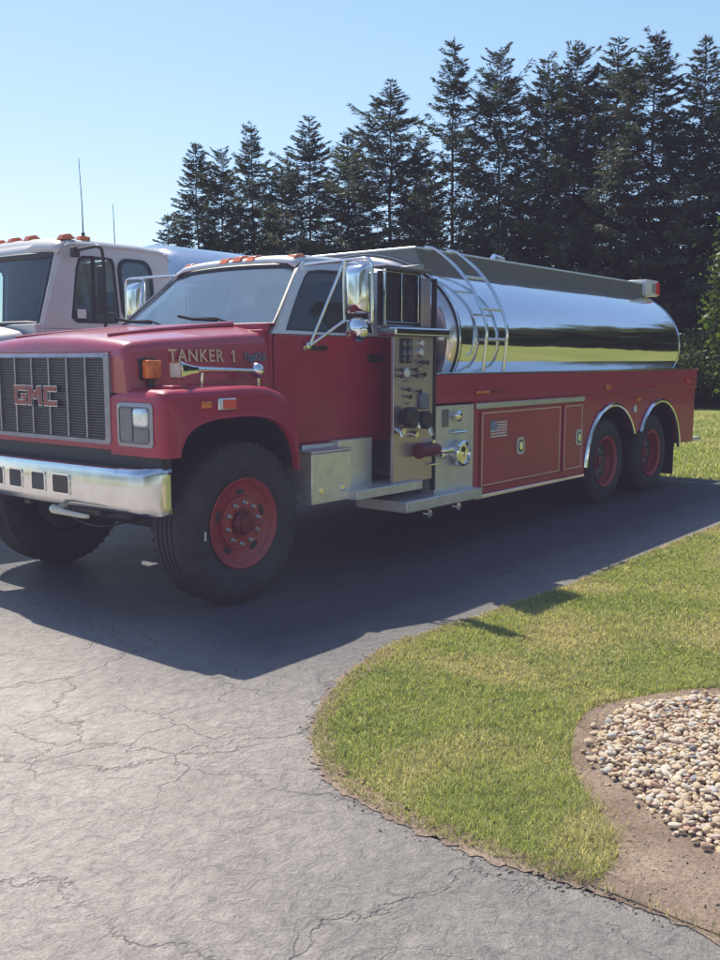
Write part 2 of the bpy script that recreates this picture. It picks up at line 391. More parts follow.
# chassis
ch = MB()
for s_ in (1, -1):
    ch.box(3.75, 13.0, YC - s_ * .43 - .04, YC - s_ * .43 + .04, .62, .86)
for xx in (5.2, 6.9, 8.6, 10.95, 12.8): ch.box(xx - .05, xx + .05, YC - .43, YC + .43, .66, .82)
ch.build('chassis_frame', M['darkgrey'], T, bevel=.006)
for xx, zz in ((4.40, .5), (10.28, .49), (11.65, .49)):
    ax = MB(); ax.tube([(xx, YC - 1.0, zz), (xx, YC - .3, zz), (xx, YC, zz), (xx, YC + .3, zz), (xx, YC + 1.0, zz)], [.07, .075, .16 if xx > 5 else .08, .075, .07], 14)
    ax.build('axle', M['darkgrey'], T)
eng = MB(); eng.box(4.0, 5.0, 5.30, 6.30, .55, 1.5); eng.box(5.0, 5.9, 5.5, 6.1, .5, .95)
eng.build('engine', M['darkgrey'], T, bevel=.02)
und = MB(); und.lathe([(.05, 0), (.24, .02), (.24, .9), (.05, .92)], (7.6, 5.15, .62), 'x', 24); und.tube([(7.9, 5.0, .42), (8.5, 4.95, .4)], .045, 12)
und.build('exhaust_silencer', M['alu'], T)

# ---- hood (sloping nose of the truck)
def hood_ring(x, zc, zs, w_top, w_bot, zb=1.47, zdrop=0.0):
    pts = []
    N = 10
    # crown from centre to shoulder, round corner, side down
    prof = []
    for i in range(N + 1):
        t = i / N; ww = (w_top - .07) * t
        prof.append((ww, zc - (zc - zs) * (t ** 2.2)))
    cz = zs - .085; cw = w_top - .07
    for k in range(1, 6):
        a = math.radians(90 - 90 * k / 5); prof.append((cw + .07 * math.cos(a), cz + .085 * math.sin(a)))
    prof.append((w_bot, zb))
    left = [(x, YC - a, b) for a, b in prof]; right = [(x, YC + a, b) for a, b in reversed(prof[1:])]
    return right + left
H = MB()
rings = []
for x, zc, zs, wt, wb in ((3.665, 1.735, 1.705, .90, .925), (3.675, 1.79, 1.755, .905, .925), (3.70, 1.825, 1.785, .91, .93), (3.76, 1.85, 1.80, .915, .935), (3.95, 1.88, 1.82, .92, .945), (4.25, 1.915, 1.84, .935, .955), (4.6, 1.945, 1.865, .945, .965), (4.94, 1.965, 1.885, .955, .975)):
    rings.append(hood_ring(x, zc, zs, wt, wb))
H.loft(rings, closed=False, caps=False)
H.add(rings[0], [tuple(range(len(rings[0])))])
hood = H.build('hood', M['red_hood'], T, angle=50)
for s_ in (1, -1):
    rl = MB(); rl.tube([(3.80, YC - s_ * .56, 1.845), (4.2, YC - s_ * .56, 1.885), (4.9, YC - s_ * .58, 1.945)], [.012, .02, .026], 8)
    rl.build('hood_rib', M['red_hood'], hood)
hside = lambda X0, Z0: (lambda x, y, z: (X0 + x, YC - (.928 + (X0 + x - 3.66) * .024) - .004 - z * 1.0 - (1.80 - (Z0 + y)) * .06, Z0 + y))
tq = text_mb('TANKER', .118, hside(4.225, 1.705), .002, 0.0012, 0.98, spacing=1.12)
hs_ = hside(4.555, 1.705); one = [(-.004, -.041), (.011, -.041), (.011, .043), (-.001, .043), (-.022, .027), (-.016, .018), (-.004, .026)]
tq.add([hs_(a, b, .002) for a, b in one] + [hs_(a, b, -.002) for a, b in one], [tuple(range(7)), tuple(range(7, 14))[::-1]] + [(i, (i + 1) % 7, 7 + (i + 1) % 7, 7 + i) for i in range(7)])
tq.build('hood_lettering', M['gold'], hood)
text_mb('TopKick', .085, hside(4.755, 1.70), .003, 0.002, 0.74, shear=.3).build('model_script', M['bluegrey'], hood)

# ---- fender and lower nose on each side
FP = [(3.652, 1.075), (3.65, 1.30), (3.652, 1.44), (3.668, 1.475), (3.71, 1.49), (3.85, 1.493), (4.05, 1.497), (4.25, 1.502), (4.45, 1.503), (4.58, 1.493), (4.70, 1.455), (4.79, 1.39), (4.84, 1.30), (4.87, 1.18), (4.885, 1.05), (4.89, .90)]
FQ = [(3.775, 1.075), (3.782, 1.12), (3.81, 1.175), (3.85, 1.22), (3.90, 1.252), (3.98, 1.28), (4.10, 1.298), (4.28, 1.305), (4.42, 1.302), (4.52, 1.29), (4.61, 1.265), (4.69, 1.225), (4.755, 1.165), (4.80, 1.09), (4.83, 1.0), (4.842, .90)]
for s_ in (1, -1):
    F = MB(); rg = []
    for i, (p, q) in enumerate(zip(FP, FQ)):
        yin = 5.045 if i <= 2 else (4.95 if i == 3 else 4.865)
        up = 0.0 if i <= 3 else min(.018, (i - 3) * .01)
        d = Vector((q[0] - p[0], q[1] - p[1])); d.normalize()
        yo = 4.498
        ring = [(p[0], yin, p[1] + up), (p[0], yin - .06 if i > 3 else yo + .12, p[1] + up * .6), (p[0], yo + .055, p[1] + .004), (p[0] + d.x * .008, yo + .022, p[1] + d.y * .008), (p[0] + d.x * .03, yo + .005, p[1] + d.y * .03), (p[0] + d.x * .055, yo, p[1] + d.y * .055),
                (q[0] - d.x * .03, yo + .002, q[1] - d.y * .03), (q[0] - d.x * .006, yo - .006, q[1] - d.y * .006), (q[0], yo + .004, q[1]), (q[0], yo + .05, q[1])]
        if d.length < 1e-6: pass
        rg.append(ring)
    F.loft(rg, closed=False, caps=False)
    if s_ < 0: F = F.mirror()
    fend = F.build('fender', M['red'], T, angle=40)
    # wheel well liner
    W = MB(); W.loft([[(q[0], 4.55, q[1] + .012), (q[0], 5.25, q[1] + .03)] for q in FQ], closed=False, caps=False)
    W.box(4.86, 4.885, 4.80, 5.25, .62, 1.40)
    if s_ < 0: W = W.mirror()
    W.build('wheel_well', M['black'], fend)
    # headlight
    hl = MB(); hl.ringframe([(3.645, y, z) for y, z in rrect(4.605, 4.962, 1.135, 1.412, .03)], [(3.640, y, z) for y, z in rrect(4.63, 4.937, 1.158, 1.389, .025)], (.03, 0, 0))
    if s_ < 0: hl = hl.mirror()
    ho = hl.build('headlight', M['grille_bar'], T)
    hb = MB(); hb.box(3.6465, 3.66, 4.63, 4.937, 1.158, 1.389)
    (hb if s_ > 0 else hb.mirror()).build('lamp_housing', M['lampdark'], ho, bevel=.003)
    lz = MB()
    pr = rrect(4.642, 4.79, 1.262, 1.382, .03)
    cx, cz = 4.716, 1.322
    rgs = [[(3.647 - dx, cx + (y - cx) * k, cz + (z - cz) * k) for y, z in pr] for dx, k in ((0, 1.0), (.008, 1.0), (.018, .9), (.024, .6), (.026, .15))]
    lz.loft(rgs, caps=True)
    (lz if s_ > 0 else lz.mirror()).build('lamp_lens', M['lens'], ho, angle=60)
    l2 = MB(); l2.box(3.640, 3.6455, 4.805, 4.925, 1.17, 1.38); l2.box(3.640, 3.6455, 4.642, 4.79, 1.17, 1.25)
    (l2 if s_ > 0 else l2.mirror()).build('turn_lens', M['lampdark'], ho, bevel=.002)
    # amber box lamp on the hood side
    am = MB(); am.box(3.775, 3.89, 4.80, 4.865, 1.56, 1.68)
    ao = (am if s_ > 0 else am.mirror()).build('turn_lamp', M['amber'], T, bevel=.012, seg=3)
    ab = MB(); ab.box(3.76, 3.91, 4.865, 4.885, 1.55, 1.69); ab.tube([(3.83, 4.84, 1.49), (3.83, 4.84, 1.556)], .02, 8)
    (ab if s_ > 0 else ab.mirror()).build('lamp_bracket', M['black'], ao, bevel=.004)
    # reflectors on the fender side
    r1 = MB(); r1.box(3.95, 4.03, 4.488, 4.502, 1.375, 1.42)
    (r1 if s_ > 0 else r1.mirror()).build('side_reflector', M['amber'], fend, bevel=.004)
    r2 = MB(); r2.box(4.085, 4.245, 4.484, 4.502, 1.355, 1.435)
    ro = (r2 if s_ > 0 else r2.mirror()).build('side_marker_lamp', M['chrome'], T, bevel=.008)
    r3 = MB(); r3.box(4.125, 4.235, 4.478, 4.486, 1.365, 1.425)
    (r3 if s_ > 0 else r3.mirror()).build('marker_lens', M['redlens'], ro, bevel=.003)
    r4 = MB(); r4.box(4.09, 4.115, 4.476, 4.486, 1.362, 1.428)
    (r4 if s_ > 0 else r4.mirror()).build('marker_tip', M['white'], ro, bevel=.003)
    # rounded pad in front on the fender shelf
    pd = MB(); pd.box(3.80, 3.93, 4.60, 4.76, 1.494, 1.52)
    (pd if s_ > 0 else pd.mirror()).build('fender_bump', M['red'], fend, bevel=.012, seg=3)

# air horn on the near fender
ah = MB()
rgs = []
for x, hw, hh_ in ((3.915, .062, .056), (3.925, .064, .058), (3.96, .052, .047), (4.02, .036, .033), (4.09, .024, .023)):
    rgs.append([(x, 4.70 + y, 1.615 + z) for y, z in rrect(-hw, hw, -hh_, hh_, hw * .3, 3)])
ah.loft(rgs)
ah.tube([(4.08, 4.70, 1.615), (4.2, 4.70, 1.616), (4.6, 4.70, 1.606)], [.024, .018, .013], 12)
ah.lathe([(.012, 0), (.04, .012), (.055, .03), (.055, .06), (.03, .085), (0, .09)], (4.60, 4.70, 1.606), 'x', 18)
ah.tube([(4.66, 4.70, 1.60), (4.66, 4.71, 1.50)], .014, 8); ah.tube([(4.14, 4.70, 1.61), (4.14, 4.71, 1.50)], .012, 8)
hn = ah.build('air_horn', M['chrome'], T, angle=50)
hf = MB(); hf.box(3.9125, 3.916, 4.65, 4.75, 1.57, 1.66); hf.build('horn_mouth', M['cream'], hn)

# grille with chrome bars and badge
gr = MB(); gr.box(3.662, 3.69, 5.045, 6.555, 1.10, 1.735)
gro = gr.build('grille', M['red'], T)
gb = MB(); gb.box(3.655, 3.661, 5.06, 6.54, 1.155, 1.705); gb.build('grille_backing', M['black'], gro)
gs = MB()
for k in range(30):
    z = 1.17 + k * .0178; gs.box(3.642, 3.654, 5.07, 6.53, z, z + .0085)
gs.build('grille_slats', M['grille'], gro, bevel=.002)
gf = MB()
gf.ringframe([(3.645, y, z) for y, z in rrect(5.035, 6.565, 1.135, 1.725, .03)], [(3.632, y, z) for y, z in rrect(5.072, 6.528, 1.165, 1.697, .02)], (.03, 0, 0))
gf.build('grille_surround', M['grille_bar'], gro)
for k in range(1, 7):
    y = 5.06 + 1.48 * k / 7; gv = MB(); gv.box(3.630, 3.642, y - .008, y + .008, 1.168, 1.695)
    gv.build('grille_bar', M['grille_bar'], gro, bevel=.003)
tofront = lambda Y0, Z0, X0: (lambda x, y, z: (X0 - z, Y0 - x, Z0 + y))
LET = {'G': [(0, .15, .10, .13), (0, .15, 0, .03), (0, .032, .03, .10), (.118, .15, .03, .072), (.08, .118, .05, .072)],
       'M': [(0, .032, 0, .13), (.128, .16, 0, .13), (.032, .058, .07, .125), (.102, .128, .07, .125), (.058, .102, .045, .095)],
       'C': [(0, .15, .10, .13), (0, .15, 0, .03), (0, .032, .03, .10)]}
for ch_, y0 in (('G', 6.115), ('M', 5.94), ('C', 5.745)):
    bq = MB(); lq = MB()
    for a, b, c, d in LET[ch_]:
        bq.box(3.622, 3.626, y0 - a + .006, y0 - b - .006, 1.37 + c - .006, 1.37 + d + .006)
        lq.box(3.619, 3.6215, y0 - a - .001, y0 - b + .001, 1.37 + c, 1.37 + d)
    bo_ = bq.build('badge_letter', M['alu'], gro); lq.build('letter_face', M['badge_red'], bo_)
nb = MB(); nb.box(3.70, 3.78, 4.60, 7.0, .98, 1.10); nb.build('nose_valance', M['black'], T)
for ya, yb in ((4.53, 5.045), (6.555, 7.07)):
    pass

# bumper: bowed chrome channel with three openings each side of centre
B = MB()
def bump_x(y):
    t = abs(y - YC) / 1.26
    return 3.505 + .05 * t ** 2 + (.14 * max(0, (t - .86) / .14) ** 2.0)
ys = [YC + 1.27 * (i / 60 * 2 - 1) for i in range(61)]
rg = []
for y in ys:
    x = bump_x(y); tt = abs(y - YC) / 1.26; dz = .015 * tt
    fl_ = 1 - .85 * tt ** 10
    rg.append([(x + .16 * fl_, y, .985), (x + .045 * fl_, y, 1.005), (x + .012, y, .995), (x, y, .965), (x, y, .77), (x + .012, y, .735), (x + .05 * fl_, y, .715), (x + .14 * fl_, y, .715)])
B.loft(rg, closed=False, caps=False)
bp_ = B.build('bumper', M['chrome_old'], T, angle=50, solid=.012)
for s_ in (1, -1):
    for y0, y1, kind in ((5.31, 5.49, 0), (5.585, 5.735, 1)) :
        for flip in ((s_,)):
            a, b_ = (y0, y1) if s_ > 0 else (2 * YC - y1, 2 * YC - y0)
            x = bump_x((a + b_) / 2)
            q = MB(); q.ringframe([(x - .013, y, z) for y, z in rrect(a - .009, b_ + .009, .797, .933, .015)], [(x - .013, y, z) for y, z in rrect(a, b_, .806, .924, .012)], (.02, 0, 0))
            q.build('bumper_opening', M['chrome'], bp_)
            q = MB(); q.box(x - .0105, x - .002, a, b_, .80, .93); q.build('opening_recess', M['black'] if kind == 0 else M['darkgrey'], bp_)
q = MB(); q.tube([(3.47, 5.45, .705), (3.44, 5.40, .70), (3.44, 5.3, .695), (3.45, 5.10, .688), (3.47, 5.05, .685)], [.022, .026, .02, .016, .012], 10, sub=4); q.tube([(3.46, 5.42, .70), (3.55, 5.42, .72)], .016, 8)
q.build('tow_hook', M['cream'], T)
q = MB(); q.tube([(3.72, 5.62, .72), (3.7, 5.60, .62), (3.74, 5.5, .56), (3.8, 5.3, .55), (4.0, 5.2, .6)], .008, 8, sub=5); q.build('air_hose', M['black'], T)

# ---- cab
def cy(z):   # near side plane of the cab, leaning inwards above the belt
    return 4.82 if z <= 1.87 else 4.82 + (z - 1.87) * .42
def P3(x, z, o=0.0): return (x, cy(z) + o, z)
cabm = MB()
# lower side (door and cowl side), floor, rear wall
for s_ in (1, -1):
    q = MB()
    q.prism([(4.90, 1.0), (4.90, 1.87), (4.93, 1.87), (4.93, 1.0)], 'y', 4.825, 4.95)
    q.prism([(6.235, 1.0), (6.235, 1.868), (6.36, 1.868), (6.36, 1.0)], 'y', 4.822, 4.95)
    q.prism([(4.93, 1.0), (4.93, 1.045), (6.24, 1.045), (6.24, 1.0)], 'y', 4.83, 4.95)
    cabm.add((q if s_ > 0 else q.mirror()).v, q.f)
cabm.box(6.31, 6.36, 4.95, 6.65, 1.0, 1.868)
cabm.box(4.93, 6.31, 4.95, 6.65, 1.0, 1.04)
cabm.box(4.86, 4.92, 4.86, 6.74, 1.0, 1.90)
cab = cabm.build('cab', M['red'], T, bevel=.006)
# greenhouse: silver pillars + roof
OUT = [(4.925, 1.872), (5.12, 2.06), (5.30, 2.24), (5.46, 2.40), (5.53, 2.455), (5.70, 2.475), (5.95, 2.485), (6.25, 2.49), (6.40, 2.475), (6.43, 2.42), (6.40, 2.15), (6.365, 1.872), (6.10, 1.872), (5.5, 1.872)]
INN = [(5.085, 1.90), (5.20, 2.03), (5.38, 2.22), (5.50, 2.335), (5.56, 2.375), (5.70, 2.395), (5.90, 2.402), (6.08, 2.405), (6.15, 2.385), (6.165, 2.33), (6.15, 2.12), (6.13, 1.905), (6.0, 1.895), (5.5, 1.895)]
up = MB()
for s_ in (1, -1):
    q = MB(); q.ringframe([P3(x, z) for x, z in OUT], [P3(x, z) for x, z in INN], (0, .05, 0))
    (q if s_ > 0 else q.mirror()).build('window_frame', M['silver'], cab, bevel=.008)
    # window seal + glass
    win = MB(); win.ringframe([P3(x, z, .004) for x, z in INN], [P3(x + (5.62 - x) * .045, z + (2.15 - z) * .07, .004) for x, z in INN], (0, .02, 0))
    wo_ = (win if s_ > 0 else win.mirror()).build('door_window_seal', M['black'], T)
    g = MB(); g.add([P3(x, z, .014) for x, z in INN], [tuple(range(len(INN)))])
    (g if s_ > 0 else g.mirror()).build('door_window', M['glass'], wo_)
# roof shell
rf = MB(); rg = []
hwf = lambda z: YC - cy(z)
for x, zc, ze, w_ in ((5.50, 2.462, 2.428, .70), (5.53, 2.505, 2.462, .705), (5.60, 2.525, 2.485, .71), (5.80, 2.545, 2.497, .712), (6.1, 2.552, 2.503, .712), (6.33, 2.545, 2.495, .712), (6.42, 2.52, 2.47, .71), (6.45, 2.47, 2.42, .70)):
    pr = []
    for i in range(17):
        t = -1 + i / 8; tt = abs(t)
        pr.append((x - .05 * tt ** 2 + (.045 if x < 5.7 else 0) * 0, YC + t * (w_ + .02), zc - (zc - ze) * tt ** 3 - (.03 if tt > .99 else 0)))
    rg.append(pr)
rf.loft(rg, closed=False, caps=False)
roof = rf.build('cab_roof', M['silver'], T, angle=60, solid=.012)
# windscreen
def ws(u, v):       # u -1..1 across, v 0..1 up
    x = 5.0 + .50 * v - .045 * (1 - u * u); z = 1.935 + .50 * v - .02 * u * u * v
    hw_ = .93 - .215 * v
    return (x, YC - u * hw_, z)
g = MB(); N = 12
pts = [ws(-1 + 2 * i / N, j / 6) for j in range(7) for i in range(N + 1)]
g.add(pts, [(j * (N + 1) + i, j * (N + 1) + i + 1, (j + 1) * (N + 1) + i + 1, (j + 1) * (N + 1) + i) for j in range(6) for i in range(N)])
wsh = g.build('windscreen', M['windshield'], T)
bd = [ws(-1 + 2 * i / N, 0) for i in range(N + 1)] + [ws(1, j / 6) for j in range(1, 7)] + [ws(1 - 2 * i / N, 1) for i in range(1, N + 1)] + [ws(-1, 1 - j / 6) for j in range(1, 6)]
q = MB(); q.tube(bd + [bd[0]], .022, 8); q.build('windscreen_seal', M['black'], wsh)
# A pillars outer skin between windscreen and door frame
for s_ in (1, -1):
    q = MB(); rg = []
    for j in range(7):
        v = j / 6; a = Vector(ws(1, v)); z = a.z
        xo = 4.935 + .52 * v
        zo = 1.88 + .535 * v
        b_ = Vector((xo + .03, cy(zo) + .002, zo)); m_ = (a + b_) / 2 + Vector((-.018, -.012, .012))
        a2 = a + Vector((.05, .03, -.03)); b2 = b_ + Vector((.05, .05, -.01))
        rg.append([a, m_, b_, b2, a2])
    q.loft(rg)
    (q if s_ > 0 else q.mirror()).build('a_pillar', M['silver'], cab, angle=50)
q = MB(); q.loft([[(x, YC - u * w_, z) for u in [-1 + k / 8 for k in range(17)]] for x, z, w_ in ((4.90, 1.885, .96), (4.93, 1.945, .955), (4.99, 1.945, .945), (5.0, 1.90, .94))], closed=False, caps=False)
q.build('cowl', M['red'], cab, solid=.01)
# wipers
for y0, y1 in ((5.30, 5.72), (6.1, 6.52)):
    q = MB(); q.tube([(4.935, y0, 1.965), (4.96, (y0 + y1) / 2 - .05, 2.0), (4.965, y1, 2.005)], .009, 6)
    wp = q.build('wiper', M['matte'], T)
    q = MB(); q.tube([(4.975, y1 + .2, 2.03), (4.955, y1, 2.0), (4.955, y1 - .28, 1.985)], .012, 6); q.build('wiper_blade', M['matte'], wp)
# doors
for s_ in (1, -1):
    q = MB()
    q.prism(rrect(4.94, 6.228, 1.05, 1.866, .03, 3), 'y', 4.812, 4.86)
    d = (q if s_ > 0 else q.mirror()).build('door', M['red'], T, bevel=.006)
    q = MB(); q.box(4.96, 6.21, 4.806, 4.8115, 1.385, 1.40); q.box(4.96, 6.21, 4.806, 4.8115, 1.13, 1.14)
    (q if s_ > 0 else q.mirror()).build('door_crease', M['red'], d, bevel=.002)
    q = MB(); q.prism(rrect(6.02, 6.215, 1.665, 1.725, .02, 3), 'y', 4.79, 4.811)
    (q if s_ > 0 else q.mirror()).build('door_handle', M['black'], d, bevel=.005)
    # bottom red sill below the door
    q = MB(); q.box(4.93, 6.0, 4.86, 4.95, .93, .995)
    (q if s_ > 0 else q.mirror()).build('cab_sill', M['alu'], cab, bevel=.005)
    # mirror
    mm = MB()
    pr = rrect(4.375, 4.575, 2.02, 2.385, .03, 3); c0 = (4.475, 2.20)
    mm.loft([[(5.475 - dx, c0[0] + (y - c0[0]) * k, c0[1] + (z - c0[1]) * kz) for y, z in pr] for dx, k, kz in ((-.03, 1, 1), (.0, 1, 1), (.03, .84, .9), (.055, .55, .72), (.06, .3, .6))])
    mo = (mm if s_ > 0 else mm.mirror()).build('wing_mirror', M['chrome'], T, bevel=.004)
    q = MB(); q.box(5.506, 5.509, 4.385, 4.565, 2.03, 2.375); (q if s_ > 0 else q.mirror()).build('mirror_glass', M['mirror'], mo)
    q = MB(); q.lathe([(.096, .0), (.098, -.02), (.085, -.045), (.055, -.065), (.02, -.073), (0, -.074)], (5.49, 4.475, 1.905), 'x', 28); (q if s_ > 0 else q.mirror()).build('convex_mirror', M['chrome'], mo, angle=60)
    q = MB()
    q.tube([(5.50, 5.02, 2.42), (5.49, 4.70, 2.425), (5.485, 4.56, 2.425), (5.485, 4.40, 2.425), (5.485, 4.345, 2.40), (5.485, 4.335, 2.3), (5.485, 4.335, 1.98), (5.485, 4.36, 1.96)], .013, 8, sub=3)
    q.tube([(5.485, 4.60, 2.425), (5.485, 4.61, 2.2), (5.485, 4.60, 1.96)], .013, 8, sub=3)
    q.tube([(5.485, 4.36, 1.97), (5.485, 4.60, 1.97)], .011, 8)
    q.tube([(5.485, 4.60, 2.42), (5.27, 4.76, 1.80)], .012, 8); q.tube([(5.485, 4.60, 1.975), (5.27, 4.76, 1.79)], .013, 8)
    q.box(5.225, 5.50, 4.787, 4.808, 1.755, 1.785); q.lathe([(.03, 0), (.03, -.03), (.015, -.04), (0, -.04)], (5.26, 4.795, 1.785), 'y', 12)
    (q if s_ > 0 else q.mirror()).build('mirror_bracket', M['chrome'], mo, angle=50)
# roof clearance lamps
for y in (5.18, 5.64, 5.80, 5.96, 6.42):
    q = MB(); q.loft([[(x, y + yy, z) for yy, z in ((-.05, zz), (-.045, zz + h_), (.045, zz + h_), (.05, zz))] for x, zz, h_ in ((5.50, 2.49 - abs(y - YC) * .04, .004), (5.53, 2.495 - abs(y - YC) * .04, .04), (5.60, 2.505 - abs(y - YC) * .04, .045), (5.65, 2.515 - abs(y - YC) * .04, .01))])
    q.build('clearance_lamp', M['amber'], roof, bevel=.006)
# antenna on roof
q = MB(); q.tube([(6.2, 5.75, 2.54), (6.2, 5.75, 3.0)], .005, 6); q.lathe([(.03, 0), (.02, .04), (0, .05)], (6.2, 5.75, 2.54), 'z', 10); q.build('antenna', M['black'], roof)
# interior
q = MB(); q.box(4.96, 5.16, 4.90, 6.70, 1.5, 1.93); dash = q.build('dashboard', M['interior_light'], T, bevel=.03)
for y in (5.25, 6.3):
    q = MB(); q.box(5.55, 6.05, y - .25, y + .25, 1.3, 1.48); se = q.build('seat', M['interior'], T, bevel=.05, seg=3)
    q = MB(); q.prism([(5.98, 1.45), (6.12, 1.45), (6.24, 2.12), (6.12, 2.14)], 'y', y - .25, y + .25); q.build('backrest', M['interior'], se, bevel=.04, seg=3)
q = MB()
sw = [(5.42 + .09 * math.sin(t), 5.25 + .21 * math.cos(t), 1.83 + .19 * math.sin(t)) for t in [2 * PI * k / 24 for k in range(25)]]
q.tube(sw, .014, 8); q.tube([(5.42, 5.25, 1.83), (5.1, 5.25, 1.65)], .03, 8); q.tube([sw[0], (5.42, 5.25, 1.83), sw[12]], .012, 6)
q.build('steering_wheel', M['black'], T)
q = MB(); q.box(6.30, 6.34, 4.92, 6.68, 1.87, 1.95); q.box(6.36, 6.40, 5.05, 6.55, 2.36, 2.48); q.box(6.30, 6.38, 4.90, 5.2, 1.87, 2.42); q.box(6.30, 6.38, 6.4, 6.7, 1.87, 2.42)
q.build('cab_rear_wall', M['silver'], cab, bevel=.01)
q = MB(); q.box(6.335, 6.34, 5.2, 6.4, 1.95, 2.36); q.build('rear_window', M['glass'], cab)

# ---- steps and tool boxes under the door
for s_ in (1, -1):
    mk_ = (lambda q: q) if s_ > 0 else (lambda q: q.mirror())
    q = MB(); q.box(5.10, 5.565, 4.60, 5.2, .60, .985); bo = mk_(q).build('battery_box', M['tread'], T, bevel=.008)
    q = MB(); q.box(5.09, 5.57, 4.59, 5.2, .988, 1.004); mk_(q).build('box_lid', M['tread_step'], bo, bevel=.004)
    for xx in (5.2, 5.45):
        q = MB(); q.box(xx - .02, xx + .02, 4.588, 4.602, .68, .73); mk_(q).build('box_latch', M['chrome'], bo, bevel=.003)
    q = MB(); q.box(5.568, 6.0, 4.74, 5.2, .64, 1.05); q.box(5.0, 6.0, 4.80, 4.86, 1.0, 1.03); mk_(q).build('step_riser', M['tread'], T, bevel=.006)
    q = MB(); q.box(5.12, 5.16, 4.75, 4.80, .995, 1.04); mk_(q).build('rubber_buffer', M['black'], T, bevel=.006)
    q = MB(); q.box(5.51, 6.385, 4.50, 4.80, .60, .675); mk_(q).build('cab_step', M['tread_step'], T, bevel=.006)
    q = MB(); q.box(6.08, 7.25, 4.44, 4.98, .43, .525); mk_(q).build('running_board', M['tread_step'], T, bevel=.008)
    q = MB(); q.lathe([(.012, 0), (.035, .0), (.035, .05), (.012, .05)], (6.5, 4.50, .37), 'y', 14); q.tube([(6.5, 4.53, .44), (6.5, 4.53, .37)], .018, 8); q.lathe([(.012, 0), (.035, .0), (.035, .05), (.012, .05)], (6.95, 4.50, .38), 'y', 14); q.tube([(6.95, 4.53, .44), (6.95, 4.53, .38)], .018, 8)
    mk_(q).build('drain_valve', M['chrome'], T)

# ---- pump house
pp = MB(); pp.box(6.42, 6.598, 4.583, 7.017, .66, 1.87); pp.box(6.035, 6.60, 4.55, 4.582, .66, 1.872); pp.box(6.035, 6.60, 7.018, 7.05, .66, 1.872)
pump = pp.build('pump_panel', M['stainless'], T, bevel=.006)
q = MB(); q.box(6.25, 7.255, 4.72, 6.9, .50, .655); q.build('pump_base', M['darkgrey'], pump)
for s_ in (1, -1):
    mk_ = (lambda q: q) if s_ > 0 else (lambda q: q.mirror())
    q = MB(); q.box(6.63, 7.255, 4.548, 4.70, .44, 1.285); lp = mk_(q).build('lower_panel', M['tread_step'], pump, bevel=.005)
    q = MB(); q.box(6.603, 6.628, 4.536, 4.58, .56, 2.36); mk_(q).build('panel_post', M['black'], pump, bevel=.004)
    # ledge
    q = MB(); q.box(6.0, 6.78, 4.50, 4.70, 1.875, 1.945); mk_(q).build('pump_ledge', M['chrome'], pump, bevel=.015, seg=3)
# crosslay hose bed
for s_ in (1, -1):
    mk_ = (lambda q: q) if s_ > 0 else (lambda q: q.mirror())
    q = MB()
    for x0, x1 in ((5.965, 5.99), (6.185, 6.215), (6.415, 6.45)): q.box(x0, x1, 4.58, 4.605, 1.99, 2.375)
    q.box(5.965, 6.45, 4.578, 4.607, 1.955, 1.988); q.box(5.965, 6.45, 4.578, 4.607, 2.376, 2.405)
    hb_ = mk_(q).build('hose_bed_frame', M['chrome'], pump, bevel=.004)
    q = MB(); q.box(5.972, 6.44, 4.65, 4.67, 1.96, 2.385); q.box(6.455, 6.46, 4.62, 5.8, 1.96, 2.385); mk_(q).build('hose_bed', M['black'], hb_)
    q = MB()
    for k in range(10): q.box(5.995 + k * .044, 6.025 + k * .044, 4.615, 4.652, 1.99, 2.30)
    mk_(q).build('folded_hose', M['hose'], hb_, bevel=.012)
    q = MB(); q.box(5.96, 6.62, 4.57, 4.72, 2.408, 2.43); mk_(q).build('hose_bed_cover', M['alu_flat'], pump, bevel=.006)
q = MB(); q.box(6.462, 6.60, 4.585, 7.015, 1.95, 2.36)
for k in range(7): q.box(6.466 + k * .019, 6.474 + k * .019, 4.578, 4.586, 1.955, 2.355)
q.build('upper_panel', M['stainless'], pump, bevel=.003)
q = MB(); q.prism([(6.46, 2.432), (6.46, 2.445), (7.11, 2.55), (7.11, 2.36), (6.9, 2.36)], 'y', 5.02, 6.58); q.build('top_deck', M['alu'], pump)
